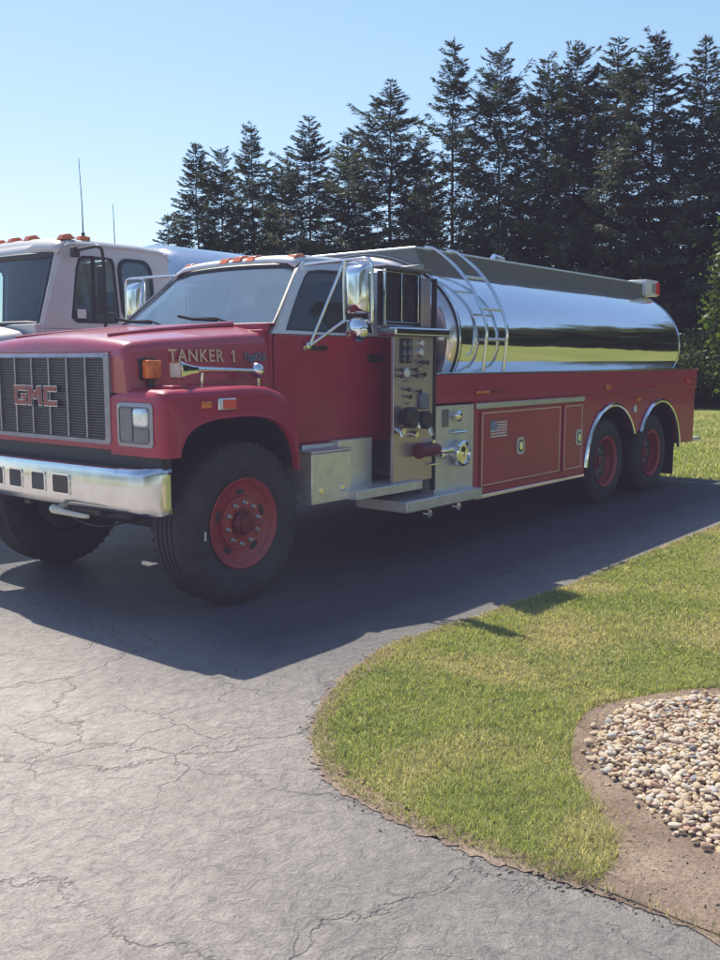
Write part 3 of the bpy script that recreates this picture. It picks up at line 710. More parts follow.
# gauges and valves (near side), the far side carries its mirror image
for s_ in (1, -1):
    mk_ = (lambda q: q) if s_ > 0 else (lambda q: q.mirror())
    yf = 4.549
    q = MB(); q.box(6.12, 6.275, yf - .012, yf, 1.655, 1.855); gp = mk_(q).build('gauge_board', M['black'], pump, bevel=.003)
    for gx, gz, r in ((6.16, 1.81, .028), (6.235, 1.81, .028), (6.16, 1.74, .028), (6.235, 1.74, .028), (6.16, 1.685, .02), (6.235, 1.685, .02)):
        q = MB(); q.lathe([(r, 0), (r, .012), (r * .85, .014)], (gx, yf - .012, gz), 'y', 18, -1); mk_(q).build('gauge', M['lampdark'], gp)
    for gx, gz, r in ((6.20, 1.575, .042), (6.41, 1.82, .03), (6.40, 1.745, .034)):
        q = MB(); q.lathe([(r, 0), (r, .02), (r * .88, .024), (r * .86, .016), (0, .016)], (gx, yf, gz), 'y', 22, -1)
        gg = mk_(q).build('pressure_gauge', M['chrome'], pump)
        q = MB(); q.lathe([(r * .8, 0), (0, .001)], (gx, yf - .017, gz), 'y', 20, -1); mk_(q).build('gauge_face', M['white'], gg)
    for gx, gz in ((6.10, 1.60), (6.30, 1.60), (6.10, 1.55), (6.31, 1.55), (6.40, 1.66), (6.46, 1.66), (6.42, 1.56), (6.36, 1.42), (6.22, 1.38), (6.2, 1.44)):
        q = MB(); q.tube([(gx, yf, gz), (gx, yf - .035, gz)], .008, 8); q.lathe([(.018, 0), (.02, .012), (.012, .02), (0, .02)], (gx, yf - .03, gz), 'y', 10, -1)
        mk_(q).build('valve_knob', M['darkgrey'], pump)
    for gx, gz in ((6.40, 1.70), (6.40, 1.63), (6.2, 1.51), (6.43, 1.535), (6.22, 1.325)):
        q = MB(); q.box(gx - .03, gx + .03, yf - .004, yf, gz - .008, gz + .008); mk_(q).build('instruction_plate', M['bluegrey'], pump)
    q = MB(); q.box(6.38, 6.51, yf - .03, yf, 1.27, 1.40); mk_(q).build('switch_box', M['bluegrey'], pump, bevel=.01)
    for gx, gz, r in ((6.155, 1.215, .085), (6.36, 1.185, .075)):
        q = MB(); q.lathe([(r * .7, 0), (r * .7, .05), (r, .05), (r, .11), (r * .85, .125), (r * .3, .13), (0, .13)], (gx, yf, gz), 'y', 24, -1)
        for k in range(4):
            a = PI / 4 + k * PI / 2; q.tube([(gx + r * .9 * math.cos(a), yf - .08, gz + r * .9 * math.sin(a)), (gx + r * 1.25 * math.cos(a), yf - .08, gz + r * 1.25 * math.sin(a))], .012, 8)
        mk_(q).build('discharge_cap', M['black'], pump)
    for pts, rr_ in (([(6.26, yf, 1.20), (6.26, yf - .07, 1.20), (6.28, yf - .09, 1.12)], .016), ([(6.43, yf, 1.14), (6.43, yf - .08, 1.14), (6.44, yf - .1, 1.05)], .026), ([(6.1, yf, 1.11), (6.1, yf - .06, 1.10)], .03), ([(6.06, yf, 1.12), (6.06, yf - .05, 1.1), (6.07, yf - .06, 1.06)], .018), ([(6.3, yf, 1.07), (6.3, yf - .05, 1.06)], .025)):
        q = MB(); q.tube(pts, rr_, 10); mk_(q).build('valve_handle', M['chrome'], pump)
    q = MB(); q.lathe([(.045, 0), (.045, .05), (.055, .05), (.055, .26), (.065, .262), (.065, .28), (.02, .29), (0, .29)], (6.585, yf - .06, .925), 'x', 20, -1); q.tube([(6.57, yf, .925), (6.57, yf - .06, .925)], .05, 14)
    mk_(q).build('intake_cap', M['red_dark'], pump)
    q = MB()
    q.tube([(6.64, yf, .90), (6.70, yf - .06, .90), (6.80, yf - .07, .905)], .024, 10); q.lathe([(.035, 0), (.035, .03), (.0, .04)], (6.71, yf - .02, .86), 'y', 12, -1)
    q.tube([(6.55, yf, .985), (6.55, yf - .05, .985)], .022, 10); q.tube([(6.52, yf - .03, .79), (6.66, yf - .03, .79)], .008, 6)
    q.lathe([(.10, 0), (.10, .03), (.115, .03), (.115, .075), (.095, .085), (.09, .07), (.03, .07), (.0, .08)], (6.98, yf, .855), 'y', 28, -1)
    for k in range(4):
        a = PI / 4 + k * PI / 2; q.tube([(6.98 + .1 * math.cos(a), yf - .055, .855 + .1 * math.sin(a)), (6.98 + .14 * math.cos(a), yf - .055, .855 + .14 * math.sin(a))], .014, 8)
    q.tube([(6.86, yf, 1.045), (6.86, yf - .04, 1.045), (7.06, yf - .04, 1.045), (7.06, yf, 1.045)], .011, 8)
    q.lathe([(.02, 0), (.02, .03), (.045, .035), (.05, .055), (.03, .07), (0, .072)], (6.93, yf, 1.19), 'y', 18, -1)
    mk_(q).build('intake_fitting', M['chrome'], lp if s_ > 0 else pump)
    q = MB(); q.box(6.74, 6.83, yf - .012, yf, 1.10, 1.25); mk_(q).build('lower_gauge_plate', M['lampdark'], pump, bevel=.004)

# ---- tank
TZ, TA, TB = 1.86, 1.19, .82
def ell(x, k=1.0, n=64):
    return [(x, YC + TA * k * math.cos(2 * PI * i / n), TZ + TB * k * math.sin(2 * PI * i / n)) for i in range(n)]
q = MB(); q.loft([ell(7.10), ell(8.5), ell(10.0), ell(11.3), ell(12.50)], caps=False)
tank = q.build('tank', M['tank'], T, angle=60)
q = MB(); q.loft([ell(7.12, .985), ell(7.06, .97), ell(7.02, .90), ell(6.98, .7), ell(6.955, .4), ell(6.95, .05)], caps=True); q.build('tank_head', M['head'], tank, angle=60)
q = MB(); q.loft([ell(12.48, .985), ell(12.55, .96), ell(12.61, .88), ell(12.66, .7), ell(12.69, .4), ell(12.70, .05)], caps=True); q.build('tank_rear_head', M['tank'], tank, angle=60)
for x in (7.11, 12.485):
    q = MB(); q.loft([ell(x - .02, 1.004), ell(x + .02, 1.004)], caps=False); q.build('tank_seam', M['chrome'], tank, solid=.004)
# coaming around the top of the tank
q = MB()
for y in (5.13, 6.47): q.box(7.14, 12.45, y - .012, y + .012, 2.36, 2.70)
co_ = q.build('tank_coaming', M['alu_flat'], T, bevel=.004)
q = MB(); q.add([(7.11, 4.98, 2.36), (7.11, 5.12, 2.70), (7.11, 6.48, 2.70), (7.11, 6.62, 2.36), (7.13, 4.98, 2.36), (7.13, 5.12, 2.70), (7.13, 6.48, 2.70), (7.13, 6.62, 2.36)], [(0,1,2,3),(7,6,5,4),(0,4,5,1),(1,5,6,2),(2,6,7,3)])
q.build('coaming_front', M['alu_flat'], co_)
q = MB(); q.tube([(7.12, 6.48, 2.705), (7.12, 5.13, 2.705), (12.45, 5.13, 2.705)], .014, 8); q.tube([(7.12, 6.47, 2.705), (12.45, 6.47, 2.705)], .014, 8); q.build('coaming_edge', M['alu'], co_)
q = MB(); q.lathe([(.30, 0), (.30, .10), (.27, .13), (.1, .16), (0, .165)], (9.4, 5.8, 2.64), 'z', 28); q.tube([(9.15, 5.55, 2.76), (9.3, 5.6, 2.84), (9.5, 5.6, 2.82)], .03, 10)
q.build('manway_lid', M['chrome'], T, angle=40)
q = MB()
for x in (7.3, 8.0): q.tube([(x - .1, 6.1, 2.66), (x - .1, 6.1, 2.76), (x - .02, 6.1, 2.76)], .014, 8)
q.box(6.3, 6.36, 5.3, 5.4, 2.43, 2.5)
# ladder rails over the tank shoulder
q = MB()
prof = [(4.60, 1.555), (4.565, 1.80), (4.565, 2.0), (4.63, 2.17), (4.74, 2.36), (4.90, 2.54), (5.02, 2.65), (5.10, 2.715), (5.18, 2.735)]
for x in (7.47, 7.84): q.tube([(x - (.12 if i > 5 else 0) * ((i - 5) / 3 if i > 5 else 0), y, z) for i, (y, z) in enumerate(prof)], .017, 8, sub=4)
for y, z in ((4.565, 1.87), (4.62, 2.15), (4.81, 2.45)): q.tube([(7.47, y, z), (7.84, y, z)], .014, 8)
q.build('ladder', M['chrome'], T, angle=50)
q = MB(); q.tube([(7.14, 4.56, 1.72), (7.17, 4.52, 1.78), (7.19, 4.52, 2.0), (7.18, 4.55, 2.1)], .012, 8, sub=4); q.build('grab_rail', M['chrome'], T)
# light box at the rear end of the coaming
for s_ in (1, -1):
    mk_ = (lambda q: q) if s_ > 0 else (lambda q: q.mirror())
    q = MB(); q.box(12.38, 12.80, 5.06, 5.36, 2.55, 2.76); lb = mk_(q).build('light_box', M['white'], T, bevel=.012)
    q = MB(); q.box(12.805, 12.92, 5.08, 5.34, 2.565, 2.745); mk_(q).build('beacon_lens', M['redlens'], lb, bevel=.02)
    q = MB(); q.box(12.70, 12.795, 5.046, 5.06, 2.575, 2.735); mk_(q).build('side_lens', M['redlens'], lb, bevel=.006)
    q = MB(); q.box(12.55, 12.68, 5.052, 5.06, 2.59, 2.72); mk_(q).build('flood_lens', M['lens'], lb, bevel=.004)

# ---- bed with compartments
A1, A2, AR, AZ_ = 10.27, 11.71, .70, .47
for s_ in (1, -1):
    mk_ = (lambda q: q) if s_ > 0 else (lambda q: q.mirror())
    q = MB(); q.box(6.63, 13.0, 4.535, 4.78, 1.302, 1.552)
    rail = mk_(q).build('tank_rail', M['red'], T, bevel=.012, seg=3)
    q = MB(); q.box(6.632, 13.04, 4.525, 4.80, 1.5535, 1.572); mk_(q).build('rail_cap', M['chrome'], rail, bevel=.005)
    q = MB(); q.box(6.64, 12.99, 4.528, 4.535, 1.405, 1.418); q.box(6.64, 12.99, 4.528, 4.535, 1.312, 1.324); mk_(q).build('rail_crease', M['red'], rail, bevel=.003)
    poly = [(7.26, 1.30), (7.26, .435), (9.55, .435)]
    poly += [p for p in arc(A1, AZ_, AR, 174, 31, 22)] + [(11.0, .80)] + [p for p in arc(A2, AZ_, AR, 149, 8, 22)]
    poly += [(12.97, .565), (12.97, 1.30)]
    q = MB(); q.prism(poly, 'y', 4.55, 4.60)
    sp_ = mk_(q).build('side_panel', M['red'], T)
    q = MB(); q.box(12.90, 12.97, 4.602, 5.8, .60, 1.29); mk_(q).build('rear_panel', M['red'], T)
    # chrome fender arches
    for cx, a0, a1 in ((A1, 178, 28), (A2, 152, 4)):
        q = MB(); q.tube([(x, 4.538, z) for x, z in arc(cx, AZ_, AR - .005, a0, a1, 30)], .027, 8); mk_(q).build('fender_trim', M['chrome'], sp_)
        W = MB(); W.loft([[(x, 4.602, z), (x, 5.25, z)] for x, z in arc(cx, AZ_, AR + .015, a0, a1, 24)], closed=False, caps=False); mk_(W).build('wheel_well', M['black'], sp_)
    # inner wall so that one cannot see through the bed
    q = MB(); q.box(7.26, 9.5, 4.62, 5.3, .46, 1.29); mk_(q).build('compartment_body', M['darkgrey'], sp_)
    # drip rail above the doors, sill below
    q = MB(); q.box(7.28, 9.50, 4.53, 4.549, 1.232, 1.285); mk_(q).build('drip_rail', M['alu'], sp_, bevel=.005)
    q = MB(); q.box(7.26, 9.53, 4.525, 4.62, .395, .434); mk_(q).build('sill_trim', M['chrome'], sp_, bevel=.006)
    # doors
    for x0, x1, lx in ((7.36, 8.955, 8.09), (9.02, 9.475, 9.37)):
        q = MB(); q.box(x0, x1, 4.534, 4.5485, .495, 1.215)
        d = mk_(q).build('compartment_door', M['red'], T, bevel=.004)
        st = MB()
        i = .018; wd = .011
        st.box(x0 + i, x1 - i, 4.5325, 4.5338, 1.215 - i - wd, 1.215 - i); st.box(x0 + i, x1 - i, 4.5325, 4.5338, .495 + i, .495 + i + wd)
        st.box(x0 + i, x0 + i + wd * 1.5, 4.5325, 4.5338, .495 + i + wd, 1.215 - i - wd); st.box(x1 - i - wd * 1.5, x1 - i, 4.5325, 4.5338, .495 + i + wd, 1.215 - i - wd)
        mk_(st).build('pinstripe', M['gold'], d)
        lt = MB(); lt.prism(rrect(lx - .075, lx + .075, .755, .93, .05, 5), 'y', 4.522, 4.5335)
        l_ = mk_(lt).build('door_latch', M['cream'], d, bevel=.004)
        lt = MB(); lt.prism(rrect(lx - .045, lx + .045, .785, .90, .035, 4), 'y', 4.5195, 4.5215); mk_(lt).build('latch_recess', M['black'], l_)
        lt = MB(); lt.prism(rrect(lx - .035, lx + .02, .80, .885, .02, 4), 'y', 4.512, 4.519); mk_(lt).build('latch_paddle', M['chrome'], l_, bevel=.003)
    # flag decal on the first door: canton at the top next to the nose
    fl = MB(); x0, x1, z0, z1 = 7.52, 7.83, .945, 1.115; sh = (z1 - z0) / 13
    for k in range(13):
        fl.cur = 0 if k % 2 == 0 else 1
        xs = x0 if k >= 6 else x0
        za = z1 - (k + 1) * sh; zb = z1 - k * sh
        if k < 7: fl.add([(x0 + .125, 4.531, za), (x1, 4.531, za), (x1, 4.531, zb), (x0 + .125, 4.531, zb)], [(0, 1, 2, 3)])
        else: fl.add([(x0, 4.531, za), (x1, 4.531, za), (x1, 4.531, zb), (x0, 4.531, zb)], [(0, 1, 2, 3)])
    fl.cur = 2; zc = z1 - 7 * sh
    fl.add([(x0, 4.531, zc), (x0 + .125, 4.531, zc), (x0 + .125, 4.531, z1), (x0, 4.531, z1)], [(0, 1, 2, 3)])
    fl.cur = 1
    for r_ in range(5):
        for c_ in range(6):
            xx = x0 + .0115 + c_ * .0205; zz = zc + .009 + r_ * .0185
            fl.add([(xx + .005 * math.cos(2 * PI * k / 5 + PI / 2) * (1), 4.530, zz + .005 * math.sin(2 * PI * k / 5 + PI / 2)) for k in range(5)], [(0, 1, 2, 3, 4)])
    q = fl if s_ > 0 else fl.mirror()
    q.build('flag_decal', [M['flagred'], M['flagwhite'], M['flagblue']], T, smooth=False)
    # lamps along the rail
    for x0, x1, z0, z1, mt in ((7.25, 7.36, 1.372, 1.402, 'amber'), (7.375, 7.485, 1.372, 1.402, 'amber'), (10.0, 10.14, 1.345, 1.40, 'amber'), (12.55, 12.67, 1.38, 1.43, 'redlens'), (10.90, 11.02, 1.185, 1.225, 'amber')):
        q = MB(); q.box(x0, x1, 4.512, 4.53 if z0 > 1.3 else 4.549, z0, z1); mk_(q).build('rail_lamp', M[mt], T, bevel=.006)
    q = MB(); q.prism(rrect(10.865, 10.935, 1.045, 1.135, .03, 4), 'y', 4.53, 4.549); mk_(q).build('fuel_label', M['white'], sp_, bevel=.004)
    q = MB(); q.box(7.55, 7.72, 4.529, 4.534, 1.375, 1.40); mk_(q).build('maker_plate', M['red_dark'], rail)
    # mud flap
    q = MB(); q.box(12.44, 12.455, 4.62, 5.2, .14, .80); mk_(q).build('mud_flap', M['black'], T, bevel=.004)
    q = MB(); q.tube([(12.975, 4.62, .85), (13.02, 4.60, .85), (13.03, 4.6, 1.25), (12.975, 4.6, 1.25)], .012, 8); mk_(q).build('rear_grab_rail', M['chrome'], T)
q = MB(); q.box(7.1, 12.97, 4.79, 6.81, 1.20, 1.30); q.build('bed_floor', M['red_dark'], T)
q = MB(); q.box(12.975, 13.50, 4.62, 6.98, .535, .59); q.build('rear_step', M['tread_step'], T, bevel=.008)
q = MB()
for x in (7.6, 9.2, 10.8, 12.2): q.prism([(YC - 1.0, 1.302), (YC + 1.0, 1.302), (YC + .8, 1.42), (YC - .8, 1.42)], 'x', x - .05, x + .05)
q.build('tank_saddle', M['red_dark'], T)

# ------------------------------------------------------------------ WHITE TANKER BEHIND
YW = 9.35; WX = 5.7
W_ = thing('tanker_truck', 'off-white tanker truck with amber roof lamps parked behind the red one', 'truck', (4.9, YW, 0))
def wy(z): return 8.20 if z <= 2.0 else 8.20 + (z - 2.0) * .12
def PW(x, z, o=0): return (x, wy(z) + o, z)
OW = [(5.18, 1.99), (5.28, 2.25), (5.42, 2.60), (5.50, 2.80), (5.58, 2.85), (5.9, 2.87), (6.4, 2.87), (6.75, 2.86), (6.84, 2.80), (6.85, 2.4), (6.85, 1.99), (6.5, 1.99), (6.1, 1.99), (5.6, 1.99)]
IW = [(5.53, 2.10), (5.57, 2.28), (5.64, 2.60), (5.68, 2.70), (5.73, 2.73), (5.85, 2.735), (6.02, 2.735), (6.09, 2.73), (6.11, 2.68), (6.11, 2.4), (6.11, 2.1), (6.07, 2.06), (5.9, 2.055), (5.58, 2.055)]
q = MB()
for s_ in (1, -1):
    p = MB(); p.ringframe([PW(x, z) for x, z in OW], [PW(x, z) for x, z in IW], (0, .06, 0)); p = p if s_ > 0 else p.mirror(YW); q.add(p.v, p.f)
    p = MB(); p.prism([(5.16, .95), (5.18, 1.988), (6.85, 1.988), (6.85, .95)], 'y', 8.20, 8.26); p = p if s_ > 0 else p.mirror(YW); q.add(p.v, p.f)
q.box(6.80, 6.85, 8.3, 10.4, .95, 2.84); q.box(5.2, 6.8, 8.28, 10.42, .95, 1.0); q.box(5.12, 5.2, 8.22, 10.48, .95, 2.03)
wcab = q.build('cab', M['white_truck'], W_, bevel=.01)
q = MB(); rg = []
for x, zc, ze in ((5.44, 2.80, 2.76), (5.50, 2.885, 2.835), (5.62, 2.93, 2.872), (6.0, 2.955, 2.885), (6.5, 2.955, 2.885), (6.78, 2.93, 2.87), (6.86, 2.86, 2.80)):
    rg.append([(x - .03 * (1 - abs(t)), YW + t * 1.06, zc - (zc - ze) * abs(t) ** 2.5 - (.04 if abs(t) > .99 else 0)) for t in [-1 + i / 10 for i in range(21)]])
q.loft(rg, closed=False, caps=False); wroof = q.build('cab_roof', M['white_truck'], W_, solid=.015, angle=60)
# windscreen
def ww(u, v): return (5.22 + .26 * v - .10 * (1 - u * u), YW - u * (1.05 - .09 * v), 2.03 + .70 * v)
q = MB(); pts = [ww(-1 + 2 * i / N, j / 4) for j in range(5) for i in range(N + 1)]
q.add(pts, [(j * (N + 1) + i, j * (N + 1) + i + 1, (j + 1) * (N + 1) + i + 1, (j + 1) * (N + 1) + i) for j in range(4) for i in range(N)])
wws = q.build('windscreen', M['glass_dark'], W_)
bd = [ww(-1 + 2 * i / N, 0) for i in range(N + 1)] + [ww(1, j / 4) for j in range(1, 5)] + [ww(1 - 2 * i / N, 1) for i in range(1, N + 1)] + [ww(-1, 1 - j / 4) for j in range(1, 4)]
q = MB(); q.tube(bd + [bd[0]], .035, 8); q.build('windscreen_seal', M['black'], wws)
q = MB(); q.loft([[(x - .09 * (1 - t * t), YW + t * 1.05, z) for t in [-1 + i / 8 for i in range(17)]] for x, z in ((5.475, 2.72), (5.50, 2.80), (5.53, 2.845))], closed=False, caps=False); q.build('header_panel', M['white_truck'], wcab, solid=.02)
for s_ in (1, -1):
    mk_ = (lambda q: q) if s_ > 0 else (lambda q: q.mirror(YW))
    p = MB(); p.loft([[(5.20 + .27 * v, YW - (1.05 - .09 * v), 2.0 + .76 * v), (5.17 + .29 * v, wy(2 + .78 * v) + .03, 2.0 + .78 * v), (5.22 + .29 * v, wy(2 + .78 * v) - .002, 2.0 + .78 * v), (5.3 + .29 * v, wy(2 + .78 * v) + .05, 2.0 + .78 * v)] for v in (0, .25, .5, .75, 1)]); mk_(p).build('a_pillar', M['white_truck'], wcab, angle=50)
    p = MB(); p.ringframe([PW(x, z, -.004) for x, z in IW], [PW(x + (5.85 - x) * .07, z + (2.4 - z) * .07, -.004) for x, z in IW], (0, .02, 0)); sl_ = mk_(p).build('door_window_seal', M['black'], W_)
    p = MB(); p.add([PW(x, z, .02) for x, z in IW], [tuple(range(len(IW)))]); mk_(p).build('door_window', M['glass_dark'], sl_)
    p = MB(); p.box(5.80, 5.83, 8.22, 8.25, 2.06, 2.73); mk_(p).build('window_divider', M['black'], sl_)
    # rounded rear side window
    p = MB(); p.prism([(x, z) for x, z in rrect(6.17, 6.56, 2.10, 2.72, .12, 5)], 'y', 8.245, 8.262); 
    p.v = [(x, y - .012 + (wy(z) - 8.25 if z > 2 else 0) , z) for x, y, z in p.v]
    mk_(p).build('side_window', M['glass_dark'], W_)
    p = MB(); p.ringframe([PW(x, z, -.02) for x, z in rrect(6.145, 6.585, 2.075, 2.745, .13, 5)], [PW(x, z, -.02) for x, z in rrect(6.18, 6.55, 2.11, 2.71, .11, 5)], (0, .025, 0)); mk_(p).build('side_window_seal', M['black'], wcab)
    # mirror bracket
    p = MB(); p.tube([(5.58, 8.24, 2.76), (5.60, 7.98, 2.78), (5.62, 7.86, 2.78), (5.64, 7.82, 2.705), (5.64, 7.81, 2.4), (5.64, 7.81, 2.02), (5.6, 7.85, 1.98), (5.5, 8.2, 1.9)], .017, 8, sub=4); mb_ = mk_(p).build('mirror_bracket', M['black'], W_)
    p = MB(); p.box(5.63, 5.67, 7.83, 7.93, 2.14, 2.60); mk_(p).build('wing_mirror', M['black'], mb_, bevel=.015)
    p = MB(); p.box(5.55, 5.62, 8.16, 8.24, 2.70, 2.80); mk_(p).build('bracket_foot', M['darkgrey'], mb_, bevel=.01)
# decal in the window corner
p = MB(); p.box(5.60, 5.70, 8.214, 8.219, 2.10, 2.19); p.build('window_sticker', M['white'], W_)
# grab handle to the hood mirror
for y in (9.03, 9.35, 9.67, 8.42, 10.28):
    dz = .05 * (abs(y - YW) / 1.06) ** 2.5
    p = MB(); p.loft([[(x, y + yy, z - dz) for yy, z in ((-.05, zz), (-.042, zz + h_), (.042, zz + h_), (.05, zz))] for x, zz, h_ in ((5.55, 2.92, .006), (5.58, 2.925, .05), (5.66, 2.935, .055), (5.72, 2.94, .01))]); p.build('clearance_lamp', M['amber'], wroof, bevel=.008)
p = MB(); p.box(5.80, 5.92, 8.40, 8.50, 2.90, 2.95); p.build('roof_beacon', M['amber'], wroof, bevel=.015)
p = MB(); p.tube([(6.05, 8.72, 2.93), (6.05, 8.72, 3.3), (6.04, 8.735, 3.80)], [.010, .006, .004], 6); p.lathe([(.03, 0), (.018, .1), (0, .11)], (6.05, 8.72, 2.93), 'z', 10); p.build('antenna', M['black'], wroof)
p = MB(); p.tube([(6.55, 8.85, 2.93), (6.55, 8.86, 3.4)], [.007, .004], 6); p.build('antenna', M['darkgrey'], wroof)
# nose
q = MB(); rg = []
for x, zc, zs, w2 in ((3.25, 1.55, 1.45, .80), (3.32, 1.72, 1.62, .84), (3.5, 1.82, 1.72, .88), (4.2, 1.93, 1.84, .95), (5.05, 2.05, 1.96, 1.05)):
    rg.append([(x, YW - w2, 1.0), (x, YW - w2, zs - .1), (x, YW - w2 + .03, zs - .03), (x, YW - w2 + .1, zs)] + [(x, YW + t * (w2 - .1), zc - (zc - zs) * abs(t) ** 2) for t in (-.7, -.4, 0, .4, .7)] + [(x, YW + w2 - .1, zs), (x, YW + w2 - .03, zs - .03), (x, YW + w2, zs - .1), (x, YW + w2, 1.0)])
q.loft(rg, closed=False, caps=False); q.add(rg[0], [tuple(range(len(rg[0])))]); whood = q.build('hood', M['white_truck'], W_, angle=50)
q = MB(); q.box(3.235, 3.246, YW - .6, YW + .6, .95, 1.45); q.build('grille', M['grille'], whood)
q = MB(); q.box(3.05, 3.2, YW - 1.2, YW + 1.2, .5, .85); q.build('bumper', M['chrome_old'], W_, bevel=.03)
for s_ in (1, -1):
    mk_ = (lambda q: q) if s_ > 0 else (lambda q: q.mirror(YW))
    q = MB(); pr = arc(4.1, .62, .70, 180, 0, 16); pi_ = arc(4.1, .62, .58, 180, 0, 16)
    q.prism(pr + pi_[::-1], 'y', 8.15, 8.6); mk_(q).build('fender', M['white_truck'], W_, bevel=.02)
    q = MB(); q.prism(rrect(3.22, 3.3, 1.05, 1.3, .03), 'y', 8.55, 8.85); mk_(q).build('headlight', M['lens'], W_, bevel=.01)
    wheel(W_, 4.1, YW - s_ * 1.19, .52, .30, .29, s_, dish=.05)
    for xx in (10.6, 11.95): wheel(W_, xx, YW - s_ * 1.19, .50, .27, .29, s_, z=.5, dish=.15, dual=True)
    q = MB(); q.box(7.1, 12.8, 8.2, 8.4, .95, 1.4); mk_(q).build('tank_rail', M['white_truck'], W_, bevel=.02)
q = MB()
for s_ in (1, -1): q.box(3.3, 12.8, YW - s_ * .43 - .04, YW - s_ * .43 + .04, .65, .90)
q.build('chassis_frame', M['darkgrey'], W_)
q = MB(); q.box(4.0, 5.1, 8.9, 9.8, .6, 1.6); q.build('engine', M['darkgrey'], W_)
for y in (8.75, 9.95):
    q = MB(); q.box(5.85, 6.3, y - .27, y + .27, 1.5, 1.68); se = q.build('seat', M['interior'], W_, bevel=.05)
    q = MB(); q.prism([(6.28, 1.6), (6.42, 1.6), (6.5, 2.42), (6.38, 2.44)], 'y', y - .27, y + .27); q.build('backrest', M['interior'], se, bevel=.05)
q = MB(); q.box(5.22, 5.42, 8.3, 10.4, 1.6, 2.03); q.build('dashboard', M['interior'], W_, bevel=.04)
def ell2(x, k=1, n=56): return [(x, YW + 1.17 * k * math.cos(2 * PI * i / n), 2.17 + .91 * k * math.sin(2 * PI * i / n)) for i in range(n)]
q = MB(); q.loft([ell2(7.12, .3), ell2(7.15, .70), ell2(7.25, .90), ell2(7.45, 1), ell2(9, 1), ell2(12.5, 1), ell2(12.62, .9), ell2(12.68, .4)]); q.build('tank', M['tank'], W_, angle=50)


# ------------------------------------------------------------------ GROUND
def struct(o, kind='structure'): o['kind'] = kind; return o
def catmull(P, sub):
    out = []
    for i in range(len(P) - 1):
        p0, p1, p2, p3 = P[max(i - 1, 0)], P[i], P[i + 1], P[min(i + 2, len(P) - 1)]
        for k in range(sub):
            t = k / sub
            out.append(tuple(0.5 * (2 * b + (c - a) * t + (2 * a - 5 * b + 4 * c - d) * t * t + (3 * b - a - 3 * c + d) * t ** 3) for a, b, c, d in zip(p0, p1, p2, p3)))
    return out + [P[-1]]
def inside(poly, x, y):
    x = np.asarray(x); y = np.asarray(y); r = np.zeros(x.shape, bool); n = len(poly)
    for i in range(n):
        (x1, y1), (x2, y2) = poly[i], poly[(i + 1) % n]
        if y1 == y2: continue
        c = ((y1 > y) != (y2 > y)) & (x < (x2 - x1) * (y - y1) / (y2 - y1) + x1)
        r ^= c
    return r
def polydist(poly, x, y, closed=True):
    d = np.full(np.shape(x), 1e9); n = len(poly)
    for i in range(n if closed else n - 1):
        (x1, y1), (x2, y2) = poly[i], poly[(i + 1) % n]
        L2 = (x2 - x1) ** 2 + (y2 - y1) ** 2 + 1e-12
        t = np.clip(((x - x1) * (x2 - x1) + (y - y1) * (y2 - y1)) / L2, 0, 1)
        d = np.minimum(d, np.hypot(x - x1 - t * (x2 - x1), y - y1 - t * (y2 - y1)))
    return d

